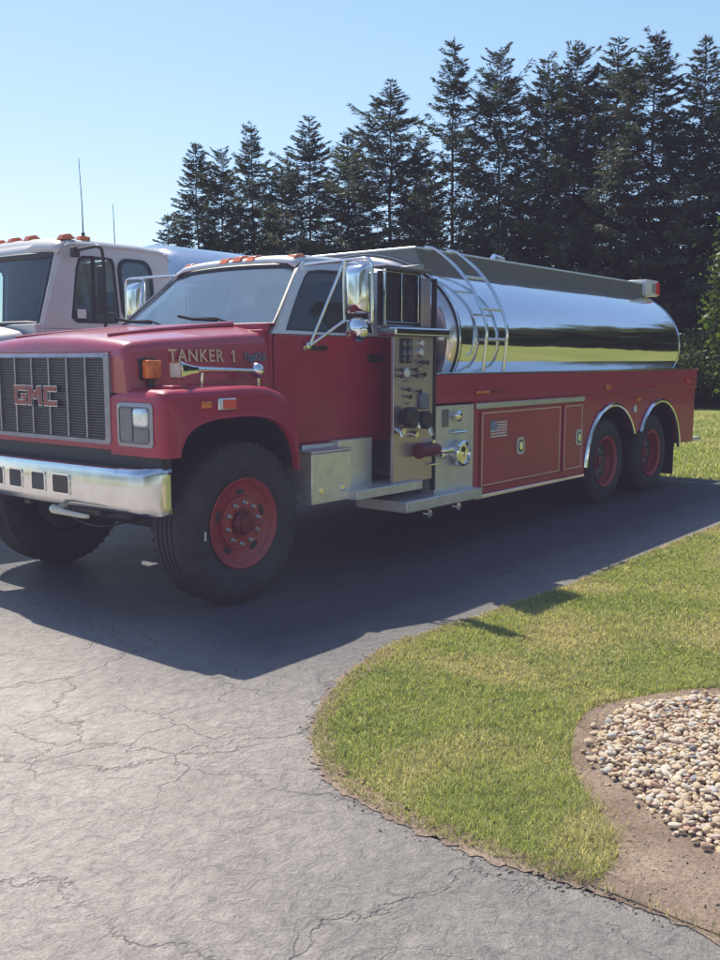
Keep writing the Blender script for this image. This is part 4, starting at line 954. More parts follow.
def mixrgb(nt, fac, a, b, blend='MIX'):
    n = nd(nt, 'ShaderNodeMix', data_type='RGBA', blend_type=blend)
    for sock, val in ((n.inputs['Factor'], fac), (n.inputs[6], a), (n.inputs[7], b)):
        if isinstance(val, bpy.types.NodeSocket): nt.links.new(val, sock)
        elif isinstance(val, (int, float)): sock.default_value = val
        else: sock.default_value = (*val, 1) if len(val) == 3 else val
    return n.outputs[2]
def noise(nt, vec, scale, detail=5, rough=.5, dist=0):
    n = nd(nt, 'ShaderNodeTexNoise'); n.inputs['Scale'].default_value = scale; n.inputs['Detail'].default_value = detail; n.inputs['Roughness'].default_value = rough; n.inputs['Distortion'].default_value = dist
    nt.links.new(vec, n.inputs['Vector']); return n
def asphalt():
    m, nt, out = new_mat('sealed_asphalt'); L = nt.links.new
    tc = nd(nt, 'ShaderNodeTexCoord'); V = tc.outputs['Object']
    b = nd(nt, 'ShaderNodeBsdfPrincipled'); b.inputs['Specular IOR Level'].default_value = .35
    big = noise(nt, V, .55, 6, .6); mid = noise(nt, V, 3.2, 6, .6); fine = noise(nt, V, 90, 4, .7); grit = noise(nt, V, 260, 2, .6)
    base = ramp(nt, [(.25, ASPH[0]), (.5, ASPH[1]), (.78, ASPH[2])]); 
    add = nd(nt, 'ShaderNodeMath', operation='MULTIPLY_ADD'); L(mid.outputs['Fac'], add.inputs[0]); add.inputs[1].default_value = .55
    h2 = nd(nt, 'ShaderNodeMath', operation='MULTIPLY'); L(big.outputs['Fac'], h2.inputs[0]); h2.inputs[1].default_value = .45; L(h2.outputs[0], add.inputs[2])
    L(add.outputs[0], base.inputs['Fac'])
    gr = ramp(nt, [(.3, (.62, .62, .62)), (.68, (1.25, 1.25, 1.25))]); L(fine.outputs['Fac'], gr.inputs['Fac'])
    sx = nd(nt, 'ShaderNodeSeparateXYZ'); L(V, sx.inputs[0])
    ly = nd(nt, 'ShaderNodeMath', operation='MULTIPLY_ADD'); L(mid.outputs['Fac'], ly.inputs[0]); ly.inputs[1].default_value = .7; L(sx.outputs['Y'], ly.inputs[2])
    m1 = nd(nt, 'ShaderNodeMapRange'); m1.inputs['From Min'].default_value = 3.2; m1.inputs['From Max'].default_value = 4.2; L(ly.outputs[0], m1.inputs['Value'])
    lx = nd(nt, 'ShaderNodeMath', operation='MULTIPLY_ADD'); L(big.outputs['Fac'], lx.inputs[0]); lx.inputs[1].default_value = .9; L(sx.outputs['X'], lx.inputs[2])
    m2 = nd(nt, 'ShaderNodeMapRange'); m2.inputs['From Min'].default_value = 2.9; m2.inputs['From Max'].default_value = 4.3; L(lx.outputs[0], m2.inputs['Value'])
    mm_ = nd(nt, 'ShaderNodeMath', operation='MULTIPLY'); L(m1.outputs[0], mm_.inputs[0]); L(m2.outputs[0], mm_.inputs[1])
    shade_col = mixrgb(nt, mm_.outputs[0], base.outputs['Color'], (.115, .115, .125))  # lane under the trucks darkened and blued, deepening their shadow in the colour
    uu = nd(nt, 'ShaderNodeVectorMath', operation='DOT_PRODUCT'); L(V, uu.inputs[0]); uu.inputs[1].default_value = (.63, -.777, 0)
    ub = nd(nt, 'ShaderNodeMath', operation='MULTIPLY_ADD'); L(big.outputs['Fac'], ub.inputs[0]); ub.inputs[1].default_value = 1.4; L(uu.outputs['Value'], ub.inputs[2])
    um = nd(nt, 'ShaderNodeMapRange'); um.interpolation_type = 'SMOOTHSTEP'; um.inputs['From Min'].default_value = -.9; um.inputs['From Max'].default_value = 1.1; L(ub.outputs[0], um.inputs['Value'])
    shade_col = mixrgb(nt, um.outputs[0], shade_col, mixrgb(nt, 1.0, shade_col, (.575, .595, .61), 'MULTIPLY'))  # sun glare painted in: pale on the left, darker and bluer to the right
    c = mixrgb(nt, .75, shade_col, gr.outputs['Color'], 'MULTIPLY')
    # cracks: warped voronoi borders, only where a mask lets them be
    warp = noise(nt, V, 2.6, 5, .65)
    wv = nd(nt, 'ShaderNodeVectorMath', operation='MULTIPLY_ADD'); L(warp.outputs['Color'], wv.inputs[0]); wv.inputs[1].default_value = (.55, .55, 0); L(V, wv.inputs[2])
    crk = None; hs = []
    for sc, wid, lo, hi in ((.9, .010, .42, .52), (2.6, .018, .50, .60), (8.0, .05, .52, .64)):
        v = nd(nt, 'ShaderNodeTexVoronoi', feature='DISTANCE_TO_EDGE'); v.inputs['Scale'].default_value = sc; L(wv.outputs[0], v.inputs['Vector'])
        r = ramp(nt, [(0.0, (1, 1, 1)), (wid, (0, 0, 0))]); L(v.outputs['Distance'], r.inputs['Fac'])
        mk = noise(nt, V, 1.1 if sc < 2 else .9, 3); mr = ramp(nt, [(lo, (0, 0, 0)), (hi, (1, 1, 1))]); L(mk.outputs['Fac'], mr.inputs['Fac'])
        if sc > 2:
            mp = nd(nt, 'ShaderNodeMapping'); mp.inputs['Location'].default_value = (sc * 3.1, sc, 0); L(V, mp.inputs['Vector']); L(mp.outputs[0], mk.inputs['Vector'])
        mu = nd(nt, 'ShaderNodeMath', operation='MULTIPLY'); L(r.outputs['Color'], mu.inputs[0]); L(mr.outputs['Color'], mu.inputs[1])
        hs.append(mu)
    mx = nd(nt, 'ShaderNodeMath', operation='MAXIMUM'); L(hs[0].outputs[0], mx.inputs[0]); L(hs[1].outputs[0], mx.inputs[1])
    s3 = nd(nt, 'ShaderNodeMath', operation='MULTIPLY'); L(hs[2].outputs[0], s3.inputs[0]); s3.inputs[1].default_value = .45
    mx2 = nd(nt, 'ShaderNodeMath', operation='MAXIMUM'); L(mx.outputs[0], mx2.inputs[0]); L(s3.outputs[0], mx2.inputs[1])
    cf = nd(nt, 'ShaderNodeMath', operation='MULTIPLY'); L(mx2.outputs[0], cf.inputs[0]); cf.inputs[1].default_value = .34
    c = mixrgb(nt, cf.outputs[0], c, (.035, .033, .032))
    # wrinkled old sealer: light and dark flecks
    wr = noise(nt, V, 15, 10, .70, 1.3); wr2 = ramp(nt, [(.34, (.58, .59, .61)), (.45, (.94, .94, .95)), (.55, (1.04, 1.03, 1.02)), (.70, (1.22, 1.20, 1.17))]); L(wr.outputs['Fac'], wr2.inputs['Fac'])
    c = mixrgb(nt, .8, c, wr2.outputs['Color'], 'MULTIPLY')
    L(c, b.inputs['Base Color'])
    rr = nd(nt, 'ShaderNodeMapRange'); rr.inputs['To Min'].default_value = .42; rr.inputs['To Max'].default_value = .7; L(mid.outputs['Fac'], rr.inputs['Value']); L(rr.outputs[0], b.inputs['Roughness'])
    hsum = None
    for src, wgt in ((wr.outputs['Fac'], 1.5), (fine.outputs['Fac'], .35), (grit.outputs['Fac'], .1), (mx2.outputs[0], -.55), (mid.outputs['Fac'], 1.6)):
        mu = nd(nt, 'ShaderNodeMath', operation='MULTIPLY'); L(src, mu.inputs[0]); mu.inputs[1].default_value = wgt
        if hsum is None: hsum = mu
        else:
            ad = nd(nt, 'ShaderNodeMath', operation='ADD'); L(hsum.outputs[0], ad.inputs[0]); L(mu.outputs[0], ad.inputs[1]); hsum = ad
    bp = nd(nt, 'ShaderNodeBump'); bp.inputs['Strength'].default_value = .85; bp.inputs['Distance'].default_value = .022
    L(hsum.outputs[0], bp.inputs['Height']); L(bp.outputs[0], b.inputs['Normal'])
    L(b.outputs[0], out.inputs['Surface']); return m
ASPH = [(.38, .328, .285), (.515, .448, .388), (.63, .545, .47)]
def soilmat():
    m, nt, out = new_mat('dry_soil'); L = nt.links.new
    tc = nd(nt, 'ShaderNodeTexCoord'); V = tc.outputs['Object']
    b = nd(nt, 'ShaderNodeBsdfPrincipled'); b.inputs['Roughness'].default_value = .95
    a = noise(nt, V, 4, 6); f = noise(nt, V, 70, 5, .7)
    r = ramp(nt, [(.3, (.23, .155, .10)), (.55, (.34, .24, .165)), (.8, (.50, .39, .27))]); L(a.outputs['Fac'], r.inputs['Fac'])
    r2 = ramp(nt, [(.3, (.55, .55, .55)), (.7, (1.3, 1.3, 1.3))]); L(f.outputs['Fac'], r2.inputs['Fac'])
    L(mixrgb(nt, 1, r.outputs['Color'], r2.outputs['Color'], 'MULTIPLY'), b.inputs['Base Color'])
    bp = nd(nt, 'ShaderNodeBump'); bp.inputs['Strength'].default_value = .9; bp.inputs['Distance'].default_value = .02; L(f.outputs['Fac'], bp.inputs['Height']); L(bp.outputs[0], b.inputs['Normal'])
    L(b.outputs[0], out.inputs['Surface']); return m
def lawnmat():
    m, nt, out = new_mat('lawn_turf'); L = nt.links.new
    tc = nd(nt, 'ShaderNodeTexCoord'); V = tc.outputs['Object']
    b = nd(nt, 'ShaderNodeBsdfPrincipled'); b.inputs['Roughness'].default_value = .9; b.inputs['Specular IOR Level'].default_value = .15
    a = noise(nt, V, .35, 6, .6); f = noise(nt, V, 14, 6, .75); g = noise(nt, V, 2.2, 5)
    r = ramp(nt, [(.3, (.17, .21, .055)), (.5, (.23, .26, .08)), (.72, (.32, .31, .13))]); L(a.outputs['Fac'], r.inputs['Fac'])
    r2 = ramp(nt, [(.3, (.55, .6, .5)), (.7, (1.25, 1.2, 1.1))]); L(f.outputs['Fac'], r2.inputs['Fac'])
    r3 = ramp(nt, [(.35, (.8, .85, .75)), (.7, (1.15, 1.1, 1.1))]); L(g.outputs['Fac'], r3.inputs['Fac'])
    c = mixrgb(nt, 1, r.outputs['Color'], r2.outputs['Color'], 'MULTIPLY'); c = mixrgb(nt, 1, c, r3.outputs['Color'], 'MULTIPLY')
    L(c, b.inputs['Base Color'])
    bp = nd(nt, 'ShaderNodeBump'); bp.inputs['Strength'].default_value = .8; bp.inputs['Distance'].default_value = .05; L(f.outputs['Fac'], bp.inputs['Height']); L(bp.outputs[0], b.inputs['Normal'])
    L(b.outputs[0], out.inputs['Surface']); return m
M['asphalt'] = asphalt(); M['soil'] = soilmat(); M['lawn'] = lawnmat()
M['blade'] = leafmat('grass_blade', trans=.5, rough=.5, tint=(1.2, 1.25, .7))
q = MB(); n_ = 48; q.add([(900 * math.cos(2 * PI * k / n_), 900 * math.sin(2 * PI * k / n_), -.04) for k in range(n_)], [tuple(range(n_))]); struct(q.build('ground', M['lawn'], smooth=False))
EDGE = [(13.2, 3.04), (11.2, 3.05), (9.35, 3.06), (7.88, 3.08), (6.66, 3.08), (5.85, 3.11), (4.95, 3.18), (4.37, 3.23), (3.96, 3.17), (3.54, 3.03), (3.18, 2.84), (2.95, 2.66), (2.77, 2.46), (2.66, 2.24), (2.59, 1.9), (2.59, 1.61), (2.60, 1.35), (2.63, 1.16), (2.62, .77), (2.58, -.5), (2.6, -3), (2.6, -9), (2.6, -40)]
EDG = catmull(EDGE, 14)
EDGd = [(x + (random.uniform(-.018, .018) if i < 260 else 0), y + (random.uniform(-.018, .018) if i < 260 else 0)) for i, (x, y) in enumerate(EDG)]
def sheet(name, poly, z, mat, skirt=.05):
    bm = bmesh.new(); vs = [bm.verts.new((x, y, z)) for x, y in poly]; f = bm.faces.new(vs); f.normal_update()
    if f.normal.z < 0: f.normal_flip()
    bmesh.ops.triangulate(bm, faces=[f])
    lo = [bm.verts.new((x, y, z - skirt)) for x, y in poly]
    for i in range(len(poly)):
        j = (i + 1) % len(poly); bm.faces.new((vs[i], vs[j], lo[j], lo[i]))
    me = bpy.data.meshes.new(name); bm.to_mesh(me); bm.free(); me.materials.append(mat)
    o = bpy.data.objects.new(name, me); COL.objects.link(o); return struct(o)
back = [(13.25 + random.uniform(-.05, .05), y) for y in np.linspace(2.96, 22, 60)]
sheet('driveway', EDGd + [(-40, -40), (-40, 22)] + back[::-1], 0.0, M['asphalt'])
lawnpoly = [(x + .0, y) for x, y in EDG] + [(70, -40), (70, 2.9), (13.2, 2.9)]
sheet('lawn', [(x - .04, y + .04) for x, y in EDG] + [(70, -40), (70, 2.9)], -.004, M['lawn'], .004)
ES = EDGd[:262]; nrm = []
for i, (x, y) in enumerate(ES):
    a, b = EDG[max(i - 2, 0)], EDG[min(i + 2, len(EDG) - 1)]; dx, dy = b[0] - a[0], b[1] - a[1]; l_ = math.hypot(dx, dy) + 1e-9; nrm.append((-dy / l_, dx / l_))
sheet('soil', [(x - n[0] * random.uniform(.002, .028), y - n[1] * random.uniform(.002, .028)) for (x, y), n in zip(ES, nrm)] + [(x + n[0] * random.uniform(.05, .13), y + n[1] * random.uniform(.05, .13)) for (x, y), n in zip(ES, nrm)][::-1], .004, M['soil'], .001)
SOIL = catmull([(2.64, 1.19), (2.86, 1.19), (3.08, 1.34), (3.26, 1.52), (3.58, 1.72), (4.0, 1.85), (4.36, 1.74), (4.75, 1.46), (5.0, .9), (4.8, 0), (4, -.6), (3.1, -.7), (2.66, -.4), (2.63, .3), (2.64, 1.1)], 8)
sheet('soil', SOIL, .008, M['soil'], .002)
STN = catmull([(3.42, 1.48), (3.59, 1.62), (4.03, 1.73), (4.37, 1.63), (4.62, 1.38), (4.8, .8), (4.5, .1), (3.8, -.2), (3.25, .2), (3.10, .80), (3.14, 1.08), (3.31, 1.32), (3.42, 1.48)], 6)

# ---- grass blades
def scatter(n, x0, x1, y0, y1): return rng.uniform(x0, x1, n), rng.uniform(y0, y1, n)
def vnoise(x, y, s, seed):
    r = np.random.default_rng(seed); G = r.random((64, 64)); u = x / s; v = y / s
    i = np.floor(u).astype(int); j = np.floor(v).astype(int); fu = u - i; fv = v - j; fu = fu * fu * (3 - 2 * fu); fv = fv * fv * (3 - 2 * fv)
    g = lambda a, b: G[a % 64, b % 64]
    return (g(i, j) * (1 - fu) + g(i + 1, j) * fu) * (1 - fv) + (g(i, j + 1) * (1 - fu) + g(i + 1, j + 1) * fu) * fv
def mesh_np(name, V, F, C, mat):
    me = bpy.data.meshes.new(name); nv = len(V); nf = len(F); k = F.shape[1]
    me.vertices.add(nv); me.vertices.foreach_set('co', np.ascontiguousarray(V, np.float32).ravel())
    me.loops.add(nf * k); me.loops.foreach_set('vertex_index', np.ascontiguousarray(F, np.int32).ravel())
    me.polygons.add(nf); me.polygons.foreach_set('loop_start', np.arange(0, nf * k, k, dtype=np.int32)); me.polygons.foreach_set('loop_total', np.full(nf, k, np.int32))
    me.update(calc_edges=True)
    if C is not None:
        a = me.color_attributes.new('col', 'FLOAT_COLOR', 'POINT'); a.data.foreach_set('color', np.concatenate([C, np.ones((nv, 1))], 1).astype(np.float32).ravel())
    me.materials.append(mat); return me
def blades(x, y, z0, h, wdt, col, lean=.62):
    n = len(x); a = rng.uniform(0, 2 * PI, n); la = rng.uniform(0, 2 * PI, n); ln = h * rng.uniform(.1, 1, n) * lean * 2
    ux, uy = np.cos(a) * wdt / 2, np.sin(a) * wdt / 2; lx, ly = np.cos(la) * ln, np.sin(la) * ln
    z = np.full(n, z0)
    P = [np.stack([x - ux, y - uy, z], 1), np.stack([x + ux, y + uy, z], 1), np.stack([x + ux * .8 + lx * .35, y + uy * .8 + ly * .35, z + h * .6], 1), np.stack([x - ux * .8 + lx * .35, y - uy * .8 + ly * .35, z + h * .6], 1), np.stack([x + lx, y + ly, z + h * (1 - .25 * (ln / (h + 1e-6)).clip(0, 1))], 1)]
    V = np.stack(P, 1).reshape(-1, 3); o = np.arange(n)[:, None] * 5
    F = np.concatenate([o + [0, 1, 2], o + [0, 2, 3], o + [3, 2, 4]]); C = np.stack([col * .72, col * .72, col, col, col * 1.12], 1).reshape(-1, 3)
    return V, F, C
def grasscol(x, y):
    n = len(x); t = vnoise(x, y, .55, 3) * .55 + vnoise(x, y, .16, 4) * .45; u = rng.random(n)
    g1 = np.array([.24, .31, .075]); g2 = np.array([.42, .44, .14]); dry = np.array([.68, .58, .33])
    k = np.clip(t * 1.3 - .15 + rng.normal(0, .18, n), 0, 1)[:, None]; c = g1 * (1 - k) + g2 * k
    pd = np.clip((vnoise(x, y, .42, 8) - .45) * 2.2, 0, .65) + .20
    d = (u < pd)[:, None]; c = np.where(d, dry * rng.uniform(.6, 1.15, (n, 1)), c)
    return c * rng.uniform(.75, 1.2, (n, 1))
x, y = scatter(850000, 2.5, 11.5, -1.5, 3.4)
keep = ((y > .29 * x - .75) | ((y > .29 * x - 2.6) & (rng.random(len(x)) < .45))) & inside(lawnpoly, x, y)
x, y = x[keep], y[keep]
de = polydist(EDG[:270], x, y, False); ds = polydist(SOIL, x, y); ins = inside(SOIL, x, y)
keep = (~ins | ((ds < .16) & (x > 2.9) & (rng.random(len(x)) < .30 * np.exp(-ds / .07)))) & (rng.random(len(x)) < np.clip(.5 + de / .10, 0, 1))
dist = np.hypot(x, y); keep &= rng.random(len(x)) < np.clip(5.2 / dist, .35, 1)
x, y, de, ds, ins, dist = (v[keep] for v in (x, y, de, ds, ins, dist))
tall = 1 + .7 * np.exp(-ds / .10) * (x < 3.3) + .5 * np.exp(-((x - 2.95) ** 2 + (y - 1.35) ** 2) / .03)
h = rng.uniform(.016, .044, len(x)) * (.55 + .6 * vnoise(x, y, .3, 11) + .5 * vnoise(x, y, .07, 12) ** 2) * tall * np.where(ins, .7, 1)
c = grasscol(x, y); c = np.where((ins & (rng.random(len(x)) < .75))[:, None], np.array([.52, .42, .22]) * rng.uniform(.7, 1.1, (len(x), 1)), c); c = np.where(((de < .09) & (rng.random(len(x)) < .4))[:, None], np.array([.42, .35, .2]) * rng.uniform(.7, 1.1, (len(x), 1)), c)
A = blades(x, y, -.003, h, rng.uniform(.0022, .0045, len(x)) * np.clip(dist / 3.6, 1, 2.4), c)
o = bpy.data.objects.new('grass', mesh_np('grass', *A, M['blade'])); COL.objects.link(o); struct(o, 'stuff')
x, y = scatter(90000, 13.2, 30, 2.0, 14.0); keep = (y > .29 * x - 1.0) & (rng.random(len(x)) < np.clip(16 / x, 0, 1) ** 2); x, y = x[keep], y[keep]
c = grasscol(x * .5, y * .5) * .95
A = blades(x, y, -.042, rng.uniform(.05, .10, len(x)), rng.uniform(.012, .022, len(x)), c)
o = bpy.data.objects.new('grass', mesh_np('grass_far', *A, M['blade'])); COL.objects.link(o); struct(o, 'stuff')

# ---- crumbs and straw along the edge of the drive
x = []; y = []
P_ = np.array(EDG[:262]); k = rng.integers(0, len(P_), 1500)
dx = rng.normal(0, .035, 1500); dy = rng.normal(0, .035, 1500); px_, py_ = P_[k, 0] + dx, P_[k, 1] + dy
V = []; F = []; C = []
for i in range(len(px_)):
    s = rng.uniform(.002, .007); b = rng.normal(0, 1, (4, 3)) * s; b[:, 2] = np.abs(b[:, 2]) * .35
    o_ = len(V) ; V += list(b + [px_[i], py_[i], .001 if not inside(lawnpoly, px_[i], py_[i]) else .004]); F += [(o_, o_ + 1, o_ + 2), (o_, o_ + 2, o_ + 3), (o_, o_ + 3, o_ + 1), (o_ + 1, o_ + 3, o_ + 2)]
    cc = np.array([(.30, .25, .18), (.26, .21, .15), (.3, .29, .28), (.4, .36, .27)][rng.integers(0, 4)]) * rng.uniform(.7, 1.2); C += [cc] * 4
xs, ys = rng.uniform(2.6, 4.6, 2600), rng.uniform(.1, 1.9, 2600); kk = inside(SOIL, xs, ys) ; xs, ys = xs[kk], ys[kk]
for i in range(len(xs)):
    s = rng.uniform(.0015, .0055); b = rng.normal(0, 1, (4, 3)) * s; b[:, 2] = np.abs(b[:, 2]) * .3
    o_ = len(V); V += list(b + [xs[i], ys[i], .009]); F += [(o_, o_ + 1, o_ + 2), (o_, o_ + 2, o_ + 3), (o_, o_ + 3, o_ + 1), (o_ + 1, o_ + 3, o_ + 2)]
    C += [np.array([(.33, .26, .19), (.30, .23, .16), (.36, .28, .2), (.42, .37, .28)][rng.integers(0, 4)]) * rng.uniform(.7, 1.2)] * 4
m_c = leafmat('crumb', trans=.0, rough=.95)
o = bpy.data.objects.new('debris', mesh_np('debris', np.array(V), np.array(F), np.array(C), m_c)); COL.objects.link(o); struct(o, 'stuff')

# ---- river stones
def stone_mesh(seed, sub=3):
    r = np.random.default_rng(seed); bm = bmesh.new(); bmesh.ops.create_icosphere(bm, subdivisions=sub, radius=1)
    ph = r.uniform(0, 6, (5, 3)); am = r.uniform(.03, .11, 5); fq = r.uniform(.8, 2.4, (5, 3))
    el = np.array([1.0, r.uniform(.6, .88), r.uniform(.36, .58)])
    for v in bm.verts:
        p = np.array(v.co); k = 1 + sum(a * math.sin(float((f * p + q_).sum())) for a, f, q_ in zip(am, fq, ph))
        v.co = Vector(p * k * el)
    me = bpy.data.meshes.new('river_stone'); bm.to_mesh(me); bm.free(); me.shade_smooth(); return me
SC = [('tan', (.46, .33, .21)), ('pale cream', (.60, .49, .35)), ('grey', (.40, .37, .32)), ('reddish brown', (.36, .21, .14)), ('dark grey', (.20, .20, .21)), ('pinkish', (.50, .36, .28)), ('ochre', (.48, .34, .18))]
SW = [.38, .26, .09, .06, .025, .10, .085]
SM = [[None] * 6 for _ in SC]
base = [stone_mesh(40 + k) for k in range(6)]
for i, (nm, cc) in enumerate(SC):
    mt = pmat('stone_' + nm.replace(' ', '_'), tuple(min(.8, v * 1.15) for v in cc), .75, 0, .28, 9, bump=.15, bscale=30, dust=.15)
    for k in range(6):
        me = base[k].copy(); me.materials.append(mt); SM[i][k] = me
spots = []
sp = .0245
for lay, (off, zz) in enumerate(((0, .018), (.5, .030))):
    for i in range(-5, 136):
        for j in range(-20, 118):
            x = 3.0 + (i + .5 * (j % 2) + off) * sp + random.gauss(0, .008); y = -.3 + (j + off * .66) * sp * .87 + random.gauss(0, .008)
            spots.append((x, y, zz, lay))
X = np.array([s[0] for s in spots]); Y = np.array([s[1] for s in spots]); INS = inside(STN, X, Y); DS = polydist(STN, X, Y)
items = []
for (x, y, z, lay), ii, d_ in zip(spots, INS, DS):
    if not ii:
        if lay == 0 and d_ < .05 and random.random() < .12: pass
        else: continue
    if lay == 1 and (d_ < .05 or random.random() < .30): continue
    r_ = random.choice((.0095, .0115, .013, .015, .021)) * random.uniform(.85, 1.2)
    mound = .02 * min(1, d_ / .4) if ii else 0
    items.append((x, y, z + mound + random.uniform(-.008, .006), r_, random.choices(range(7), SW)[0], random.randrange(6), (random.gauss(0, .3), random.gauss(0, .3), random.uniform(0, 6.28))))
def shown(it):
    s = seen(it[:3]); return s is not None and -5 < s[0] < 726 and -5 < s[1] < 965
vis = sorted([i for i in items if shown(i)], key=lambda it: -(it[3] * (1.25 if it[2] > .036 else 1)) / seen(it[:3])[2])
things_ = vis[:296]; rest = vis[296:] + [i for i in items if not shown(i)]
for x, y, z, r_, ci, k, rot in things_:
    o = bpy.data.objects.new('river_stone', SM[ci][k]); COL.objects.link(o); o.location = (x, y, z); o.rotation_euler = rot; o.scale = (r_,) * 3
    tag(o, 'smooth rounded %s stone lying in the stone bed beside the lawn' % SC[ci][0], 'stone', 'stones in the bed beside the lawn')
V = []; F = []; C = []; no = 0
bmsh = []
for k in range(6):
    me = stone_mesh(40 + k, 2); bmsh.append((np.array([v.co[:] for v in me.vertices]), np.array([list(p.vertices) for p in me.polygons]))); bpy.data.meshes.remove(me)
for x, y, z, r_, ci, k, rot in rest:
    sv, sf = bmsh[k]; R_ = np.array(Matrix.Rotation(rot[2], 3, 'Z') @ Matrix.Rotation(rot[1], 3, 'Y') @ Matrix.Rotation(rot[0], 3, 'X'))
    V.append(sv @ R_.T * r_ + [x, y, z]); F.append(sf + no); no += len(sv); C.append(np.tile(np.array(SC[ci][1]) * random.uniform(.9, 1.3), (len(sv), 1)))
me = mesh_np('gravel', np.concatenate(V), np.concatenate(F), np.concatenate(C), leafmat('gravel_stone', trans=0, rough=.8)); me.shade_smooth()
o = bpy.data.objects.new('gravel', me); COL.objects.link(o); struct(o, 'stuff')

# ------------------------------------------------------------------ TREES
M['needles'] = leafmat('spruce_needles', trans=.25, rough=.6, tint=(1.0, 1.05, .7))
M['leaves'] = leafmat('broad_leaves', trans=.45, rough=.5, tint=(1.1, 1.2, .6))
M['bark'] = pmat('spruce_bark', (.085, .065, .055), .9, 0, .3, 8, bump=.6, bscale=14)
def spruce(seed, Ht=15.0, R=2.3, thin=0.0, shape=.72, full=.5):
    """drooping boughs made of many fine sprays; numpy throughout"""
    r = np.random.default_rng(seed); B = []
    z = .35; k = 0
    lop = r.uniform(0, 6.28); lopz = r.uniform(0, 6.28)
    while z < Ht - .2:
        t = z / Ht
        Lz = R * min(1.0, ((1 - t) / full) ** shape + .015)
        wh = r.uniform(.72, 1.12); nb = int(r.integers(6, 10)) if t < .93 else 5; a0 = r.uniform(0, 6.28)
        for b in range(nb):
            if r.random() < thin: continue
            a = a0 + 2 * PI * b / nb + r.normal(0, .28)
            L = Lz * wh * r.uniform(.62, 1.15) * (1 + .16 * math.cos(a - lop + z * .5) + .10 * math.sin(1.9 * z + 2 * a + lopz))
            if r.random() < .04: L *= 1.28
            B.append((z + r.normal(0, .16), a, L, .62 * t ** 1.5 - .20 + r.normal(0, .17), t, r.uniform(.6, 1.3)))
        z += r.uniform(.17, .33) * (1 if t < .8 else .75)
    B = np.array(B); ns = np.maximum(5, (B[:, 2] / .046).astype(int)); idx = np.repeat(np.arange(len(B)), ns * 4)
    zb, a, L, up, t, lum = B[idx].T; n = len(idx)
    sfr = np.sqrt(r.uniform(.01, 1, n)); dirh = np.stack([np.cos(a), np.sin(a), np.zeros(n)], 1); side = np.stack([-np.sin(a), np.cos(a), np.zeros(n)], 1)
    droop = .26 * (1 - t)
    h = zb + up * L * sfr - droop * L * np.sin(sfr * PI * .8) + .14 * L * sfr ** 3
    wob = r.normal(0, 1, n) * .10 * L * (1 - .55 * sfr)              # spread of the bough to both sides
    p = dirh * (L * sfr)[:, None] + side * wob[:, None]; p[:, 2] = h - np.abs(wob) * .35 - r.exponential(.10, n) * (1 - t)
    d = side * (np.sign(wob) * r.uniform(.1, .8, n))[:, None] + dirh * r.uniform(.15, .9, n)[:, None]; d[:, 2] += r.uniform(-1.25, .05, n) * (1 - .75 * t) + .35 * t
    d /= np.linalg.norm(d, axis=1)[:, None]
    w = np.cross(d, r.normal(0, 1, (n, 3))); w /= np.linalg.norm(w, axis=1)[:, None] + 1e-9
    ln = (r.uniform(.16, .40, n) * (1 - .40 * t))[:, None]; wd = (r.uniform(.04, .095, n) * (1 - .3 * t))[:, None]
    V = np.stack([p - w * wd * .5, p + w * wd * .5 + d * ln * .2, p + d * ln], 1)
    g = lum * r.uniform(.65, 1.3, n) * (.45 + .70 * sfr)  # inner sprays darkened: crown shade put into the needle colour
    base = np.where((r.random(n) < .10)[:, None], np.array([.125, .118, .066]), np.array([.082, .096, .074]))  # needle green lifted a little, distance haze put into the colour
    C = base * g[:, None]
    bz = np.stack([np.zeros(len(B)), np.zeros(len(B)), B[:, 0]], 1); e = np.stack([np.cos(B[:, 1]) * B[:, 2] * .7, np.sin(B[:, 1]) * B[:, 2] * .7, B[:, 0] + B[:, 3] * B[:, 2] * .7 - .22 * (1 - B[:, 4]) * B[:, 2]], 1)
    V2 = np.stack([bz + [0, 0, .022], bz - [0, 0, .022], e], 1); C2 = np.tile([.05, .042, .036], (len(B), 1))
    m = 60; zt = Ht - r.uniform(0, 1.0, m); aa = r.uniform(0, 6.28, m); dd = np.stack([np.cos(aa) * .5, np.sin(aa) * .5, np.full(m, .7)], 1); pp_ = np.stack([np.zeros(m), np.zeros(m), zt], 1); w3 = np.stack([-np.sin(aa), np.cos(aa), np.zeros(m)], 1) * .02
    V3 = np.stack([pp_ - w3, pp_ + w3, pp_ + dd * (r.uniform(.1, .28, m) * (.35 + Ht - zt))[:, None]], 1); C3 = np.tile([.066, .078, .06], (m, 1))
    V = np.concatenate([V, V2, V3]).reshape(-1, 3); C = np.repeat(np.concatenate([C, C2, C3]), 3, 0)
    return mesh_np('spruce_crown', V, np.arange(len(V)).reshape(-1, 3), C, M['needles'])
def trunk_mesh(Ht, r0, seed):
    r = random.Random(seed); q = MB(); q.tube([(r.gauss(0, .03), r.gauss(0, .03), Ht * k / 8 - .1) for k in range(9)], [r0 * (1.25 if k == 0 else 1) * (1 - k / 8.3) for k in range(9)], 10)
    me = bpy.data.meshes.new('trunk'); me.from_pydata(q.v, [], q.f); me.materials.append(M['bark']); me.shade_smooth(); return me
CR_ = [spruce(100, 15, 2.35), spruce(101, 15, 2.2, .05, .62, .42), spruce(102, 15, 2.5, .04, .85, .55), spruce(103, 15, 2.3, .08, .6, .38), spruce(104, 15, 2.6, .0, .7, .5), spruce(105, 15, 2.5, .06, .78, .45), spruce(200, 15, 2.3, .30, .8, .55), spruce(106, 15, 2.4, .04, .66, .46)]
TR_ = [trunk_mesh(15, .13, 300 + k) for k in range(3)]
